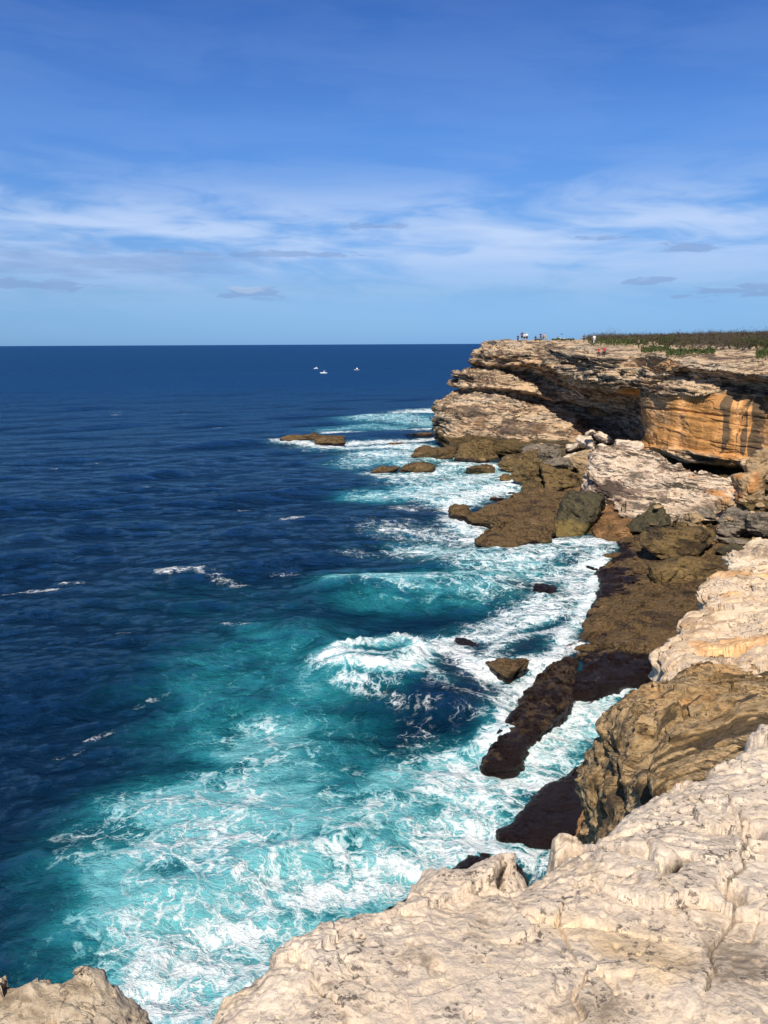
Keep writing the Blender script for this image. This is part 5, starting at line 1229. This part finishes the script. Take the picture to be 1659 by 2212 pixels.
def person(u_, dist, hpx, pose, top, bot, bare, hair, hairc, label, yaw=0, foot_v=None, skinc=SKIN, group=None, tall=None):
    """hpx: height in the photo in 1659-wide pixels"""
    q = Py(u_, foot_v, dist)
    q[2] = q[2]
    gz = hit_ground(q[0], dist)
    r_ = bpy.data.objects.new('person', None); C.objects.link(r_)
    s_ = hpx/FU*dist/1.72
    r_.location = (q[0], dist, gz); r_.scale = (s_*1.08, s_*1.08, s_); r_.rotation_euler = (0, 0, math.radians(yaw))
    pm = PM[pose]
    def part(me, nm, c):
        o = bpy.data.objects.new(nm, me); C.objects.link(o); o.parent = r_
        o.material_slots[0].link = 'OBJECT'; o.material_slots[0].material = pmat(nm+'_cloth' if nm not in ('body', 'hair') else nm+'_tone', c); return o
    part(pm['body'], 'body', skinc); part(pm['shirt'], 'shirt', top); part(pm['shorts' if bare else 'trousers'], 'shorts' if bare else 'trousers', bot)
    part(pm['shoe'][0], 'shoe', (.05, .05, .05)); part(pm['shoe'][1], 'shoe', (.05, .05, .05))
    part(pm['long'] if hair == 'long' else pm['hair'], 'hair', hairc)
    if hair == 'hat': part(pm['hat'], 'hat', (.8, .8, .8))
    tag(r_, label, 'person', group or 'people on the far clifftop')
    return r_
bpy.context.view_layer.update()
def hit_ground(x_, y_):
    ok, loc, nn, ix = head.ray_cast(Vector((x_, y_, 60)), Vector((0, 0, -1)))
    return loc.z if ok else float(zplat(x_, y_))
def Z2(a, b): return (1950+a/2.72)*.54, (1290+b/2.72)*.54
DK = (.02, .02, .025); HB = (.03, .02, .015)
def pp(a, b0, b1, dist, *ar, **k):
    u_, v1_ = Z2(a, b1); u_, v0_ = Z2(a, b0)
    return person(u_, dist, v1_-v0_, *ar, foot_v=v1_, **k)
pp(330, 140, 217, 186, 'stand', DK, DK, False, 'short', HB, 'person in black, the leftmost on the clifftop', yaw=20)
pp(373, 125, 218, 182, 'hip', (.12, .02, .03), DK, True, 'long', HB, 'person in a dark red top and black shorts near the cliff tip')
pp(400, 138, 222, 180, 'stand', (.75, .75, .78), DK, True, 'short', HB, 'person in a white top and dark shorts, third from the left', yaw=-30)
pp(426, 130, 221, 179, 'walk', (.85, .85, .86), DK, True, 'hat', HB, 'person in a white top and white hat with dark shorts')
pp(521, 142, 220, 176, 'hip', DK, DK, True, 'long', HB, 'person in a black top with bare legs standing alone left of the shrub', yaw=10)
pp(577, 118, 192, 190, 'hip', (.02, .022, .03), (.04, .035, .03), True, 'short', HB, 'tall person in black on the skyline', yaw=180)
pp(606, 148, 203, 192, 'stand', (.55, .04, .04), DK, False, 'short', HB, 'small person in a red shirt beside the tall one in black')
pp(624, 125, 197, 191, 'stand', (.6, .45, .36), (.45, .35, .25), True, 'long', (.10, .06, .03), 'person in a beige top with long brown hair', yaw=-20)
pp(640, 150, 195, 193, 'stand', (.45, .7, .25), (.2, .35, .15), False, 'short', (.1, .06, .03), 'child in pale green beside the person with long brown hair')
pp(777, 140, 197, 205, 'stand', (.8, .8, .8), (.6, .48, .18), False, 'short', HB, 'person in a white top and yellow trousers in the middle group')
pp(798, 148, 197, 206, 'hip', (.7, .7, .72), (.3, .32, .36), False, 'short', HB, 'person in a white shirt and grey trousers, second of the middle group')
pp(815, 160, 197, 205, 'stand', (.25, .3, .4), DK, False, 'short', HB, 'small person in blue grey between the white shirts')
pp(833, 150, 199, 204, 'stand', (.78, .78, .8), (.05, .06, .12), False, 'short', HB, 'person in a white shirt and navy trousers at the right of the middle group', yaw=30)
pp(853, 155, 199, 204, 'stand', (.55, .18, .28), (.4, .12, .2), False, 'long', HB, 'small person in pink, rightmost of the middle group')
pp(1047, 125, 216, 178, 'hip', (.09, .085, .10), DK, True, 'short', HB, 'person in a grey top and black shorts with bare legs', yaw=180)
pp(1141, 148, 224, 176, 'stand', DK, DK, False, 'short', HB, 'person in black half hidden behind the one in white')
pp(1161, 122, 224, 174, 'walk', (.85, .83, .84), (.5, .52, .58), False, 'short', HB, 'tall person in a white shirt and pale jeans', yaw=0)
pp(1207, 262, 368, 139, 'stand', (.55, .025, .03), DK, False, 'long', HB, 'person in a red sleeveless top and black trousers, left of the red pair', yaw=170)
pp(1265, 245, 374, 138.5, 'photo', (.50, .03, .06), DK, False, 'short', HB, 'person in red raising a phone, right of the red pair', yaw=150)
pp(1645, 170, 262, 168, 'hip', (.16, .13, .10), DK, False, 'short', HB, 'lone hiker in a brown jacket by the heath', yaw=30)

# gull above the middle group
M_bird = simple('dark_feathers', (.03, .03, .035)); M_beak = simple('yellow_beak', (.5, .35, .05))
q = Py(*Z2(808, 128), 190)
V = [(0, -.22, 0), (0, -.1, .01), (0, .08, .02), (0, .2, .04), (0, .27, .045), (-.22, .06, .10), (-.48, .0, .12), (-.68, -.1, .06), (.22, .06, .10), (.48, .0, .12), (.68, -.1, .06), (0, -.34, .0)]
E = [(0, 1), (1, 2), (2, 3), (3, 4), (2, 5), (5, 6), (6, 7), (2, 8), (8, 9), (9, 10), (0, 11)]
me = skin('gull', V, E, [(.05, .03), (.09, .08), (.09, .08), (.05, .05), (.045, .045), (.10, .02), (.08, .015), (.02, .008), (.10, .02), (.08, .015), (.02, .008), (.07, .012)])
me.materials[0] = M_bird; bird = bpy.data.objects.new('gull', me); C.objects.link(bird); bird.location = q; bird.rotation_euler = (0, 0, 1.0)
tag(bird, 'small dark bird flying above the middle group of people', 'bird')
bk = raw_mesh('beak', np.array([(.015, .30, .05), (-.015, .30, .05), (0, .30, .03), (0, .37, .035)]), np.array([(0, 1, 3), (1, 2, 3), (2, 0, 3), (0, 2, 1)]), M_beak, parent=bird)

# ================================================================ BOATS
print('boats')
M_hull = simple('white_hull_paint', (.82, .83, .82), .35, .03, 1); M_glass = simple('dark_window_glass', (.03, .04, .05), .1, .1, 1, spec=.6); M_tanh = simple('weathered_cream_hull', (.55, .48, .40), .5, .1, 1); M_metal = simple('grey_rail_metal', (.4, .4, .42), .3, .1, 1, .8)
def hull(L_, w_, h_, mat, parent):
    rows = []
    for i in range(17):
        s_ = i/16; xx = -L_/2+s_*L_; ww = w_/2*(1-max(0, (s_-.45)/.55)**2.2)*(.92+.08*min(1, s_*4)); sheer = h_*(1+.35*s_*s_)
        prof = [(0, -.35*h_), (.55, -.2*h_), (.85, .15*h_), (1, .55*h_), (1.03, sheer), (.97, sheer), (.9, sheer*.82), (0, sheer*.82)]
        rows.append([(xx+(.12*L_*s_*s_*(max(0, zz)/h_) if s_ > .5 else 0), ww*yy, zz) for yy, zz in prof]+[(xx+(.12*L_*s_*s_*(max(0, zz)/h_) if s_ > .5 else 0), -ww*yy, zz) for yy, zz in prof[::-1][1:-1]])
    P = np.array(rows); o = grid_mesh('hull', P, mat, wrap=True, parent=parent)
    n = P.shape[1]; me = o.data
    bm = bmesh.new(); bm.from_mesh(me); bm.verts.ensure_lookup_table()
    bm.faces.new([bm.verts[i] for i in range(n)]); bm.faces.new([bm.verts[16*n+i] for i in range(n)][::-1]); bmesh.ops.recalc_face_normals(bm, faces=bm.faces); bm.to_mesh(me); bm.free()
    return o
def prism(name, pts, w0, w1, mat, parent, bev=.05):
    """side profile pts (x,z) extruded across y, narrower at top"""
    zs = [p[1] for p in pts]; lo, hi = min(zs), max(zs)
    f = lambda z: w0+(w1-w0)*(z-lo)/(hi-lo+1e-6)
    bm = bmesh.new(); A = [bm.verts.new((x, -f(z)/2, z)) for x, z in pts]; B_ = [bm.verts.new((x, f(z)/2, z)) for x, z in pts]; n = len(pts)
    bm.faces.new(A); bm.faces.new(B_[::-1])
    for i in range(n): bm.faces.new([A[i], B_[i], B_[(i+1) % n], A[(i+1) % n]][::-1])
    bmesh.ops.recalc_face_normals(bm, faces=bm.faces); bmesh.ops.bevel(bm, geom=bm.edges[:], offset=bev, segments=2, affect='EDGES')
    me = bpy.data.meshes.new(name); bm.to_mesh(me); bm.free(); me.materials.append(mat); o = bpy.data.objects.new(name, me); C.objects.link(o); o.parent = parent; return o
def boat(u_, v_, L_, yaw, hm, label, kind):
    q = Pz(u_, v_, 0); r_ = bpy.data.objects.new('motor_boat', None); C.objects.link(r_); r_.location = (q[0], q[1], .1); r_.rotation_euler = (0, 0, math.radians(yaw))
    h_ = L_*.13; hull(L_, L_*.34, h_, hm, r_)
    if kind == 'cabin':
        prism('cabin', [(-L_*.12, h_*.8), (L_*.26, h_*.9), (L_*.15, h_*2.1), (-L_*.10, h_*2.2)], L_*.24, L_*.19, hm, r_)
        prism('windscreen', [(L_*.03, h_*1.35), (L_*.235, h_*1.3), (L_*.165, h_*2.0), (L_*.03, h_*2.05)], L_*.235, L_*.20, M_glass, r_, .02)
    else:
        prism('console', [(-L_*.06, h_*.8), (L_*.10, h_*.8), (L_*.06, h_*1.7), (-L_*.03, h_*1.7)], L_*.12, L_*.10, hm, r_, .03)
        prism('windscreen', [(L_*.03, h_*1.6), (L_*.10, h_*1.5), (L_*.06, h_*2.2), (L_*.03, h_*2.2)], L_*.13, L_*.12, M_glass, r_, .02)
    prism('canopy', [(-L_*.20, h_*3.0), (L_*.10, h_*3.0), (L_*.08, h_*3.15), (-L_*.18, h_*3.15)], L_*.26, L_*.24, hm if kind == 'cabin' else M_metal, r_, .02)
    for sx in (-.17, .07):
        for sy in (-1, 1):
            v_1, f_1 = tube((L_*sx, sy*L_*.11, h_*.9), (L_*sx, sy*L_*.11, h_*3.02), .04, .04, 6); raw_mesh('canopy_post', v_1, f_1, M_metal, parent=r_)
    prism('outboard_motor', [(-L_*.56, -h_*.3), (-L_*.50, -h_*.3), (-L_*.50, h_*1.4), (-L_*.57, h_*1.4)], L_*.05, L_*.06, M_glass, r_, .03)
    tag(r_, label, 'boat', 'small boats offshore'); return r_
boat(683, 797, 3.4, 175, M_hull, 'white motor boat lying still, leftmost and farthest of the three boats', 'open')
boat(700, 807, 4.6, 178, M_hull, 'white cabin boat under way with a foaming wake behind it', 'cabin')
boat(771, 800, 3.8, 178, M_tanh, 'cream open boat drifting to the right of the white boats', 'open')
print('done')
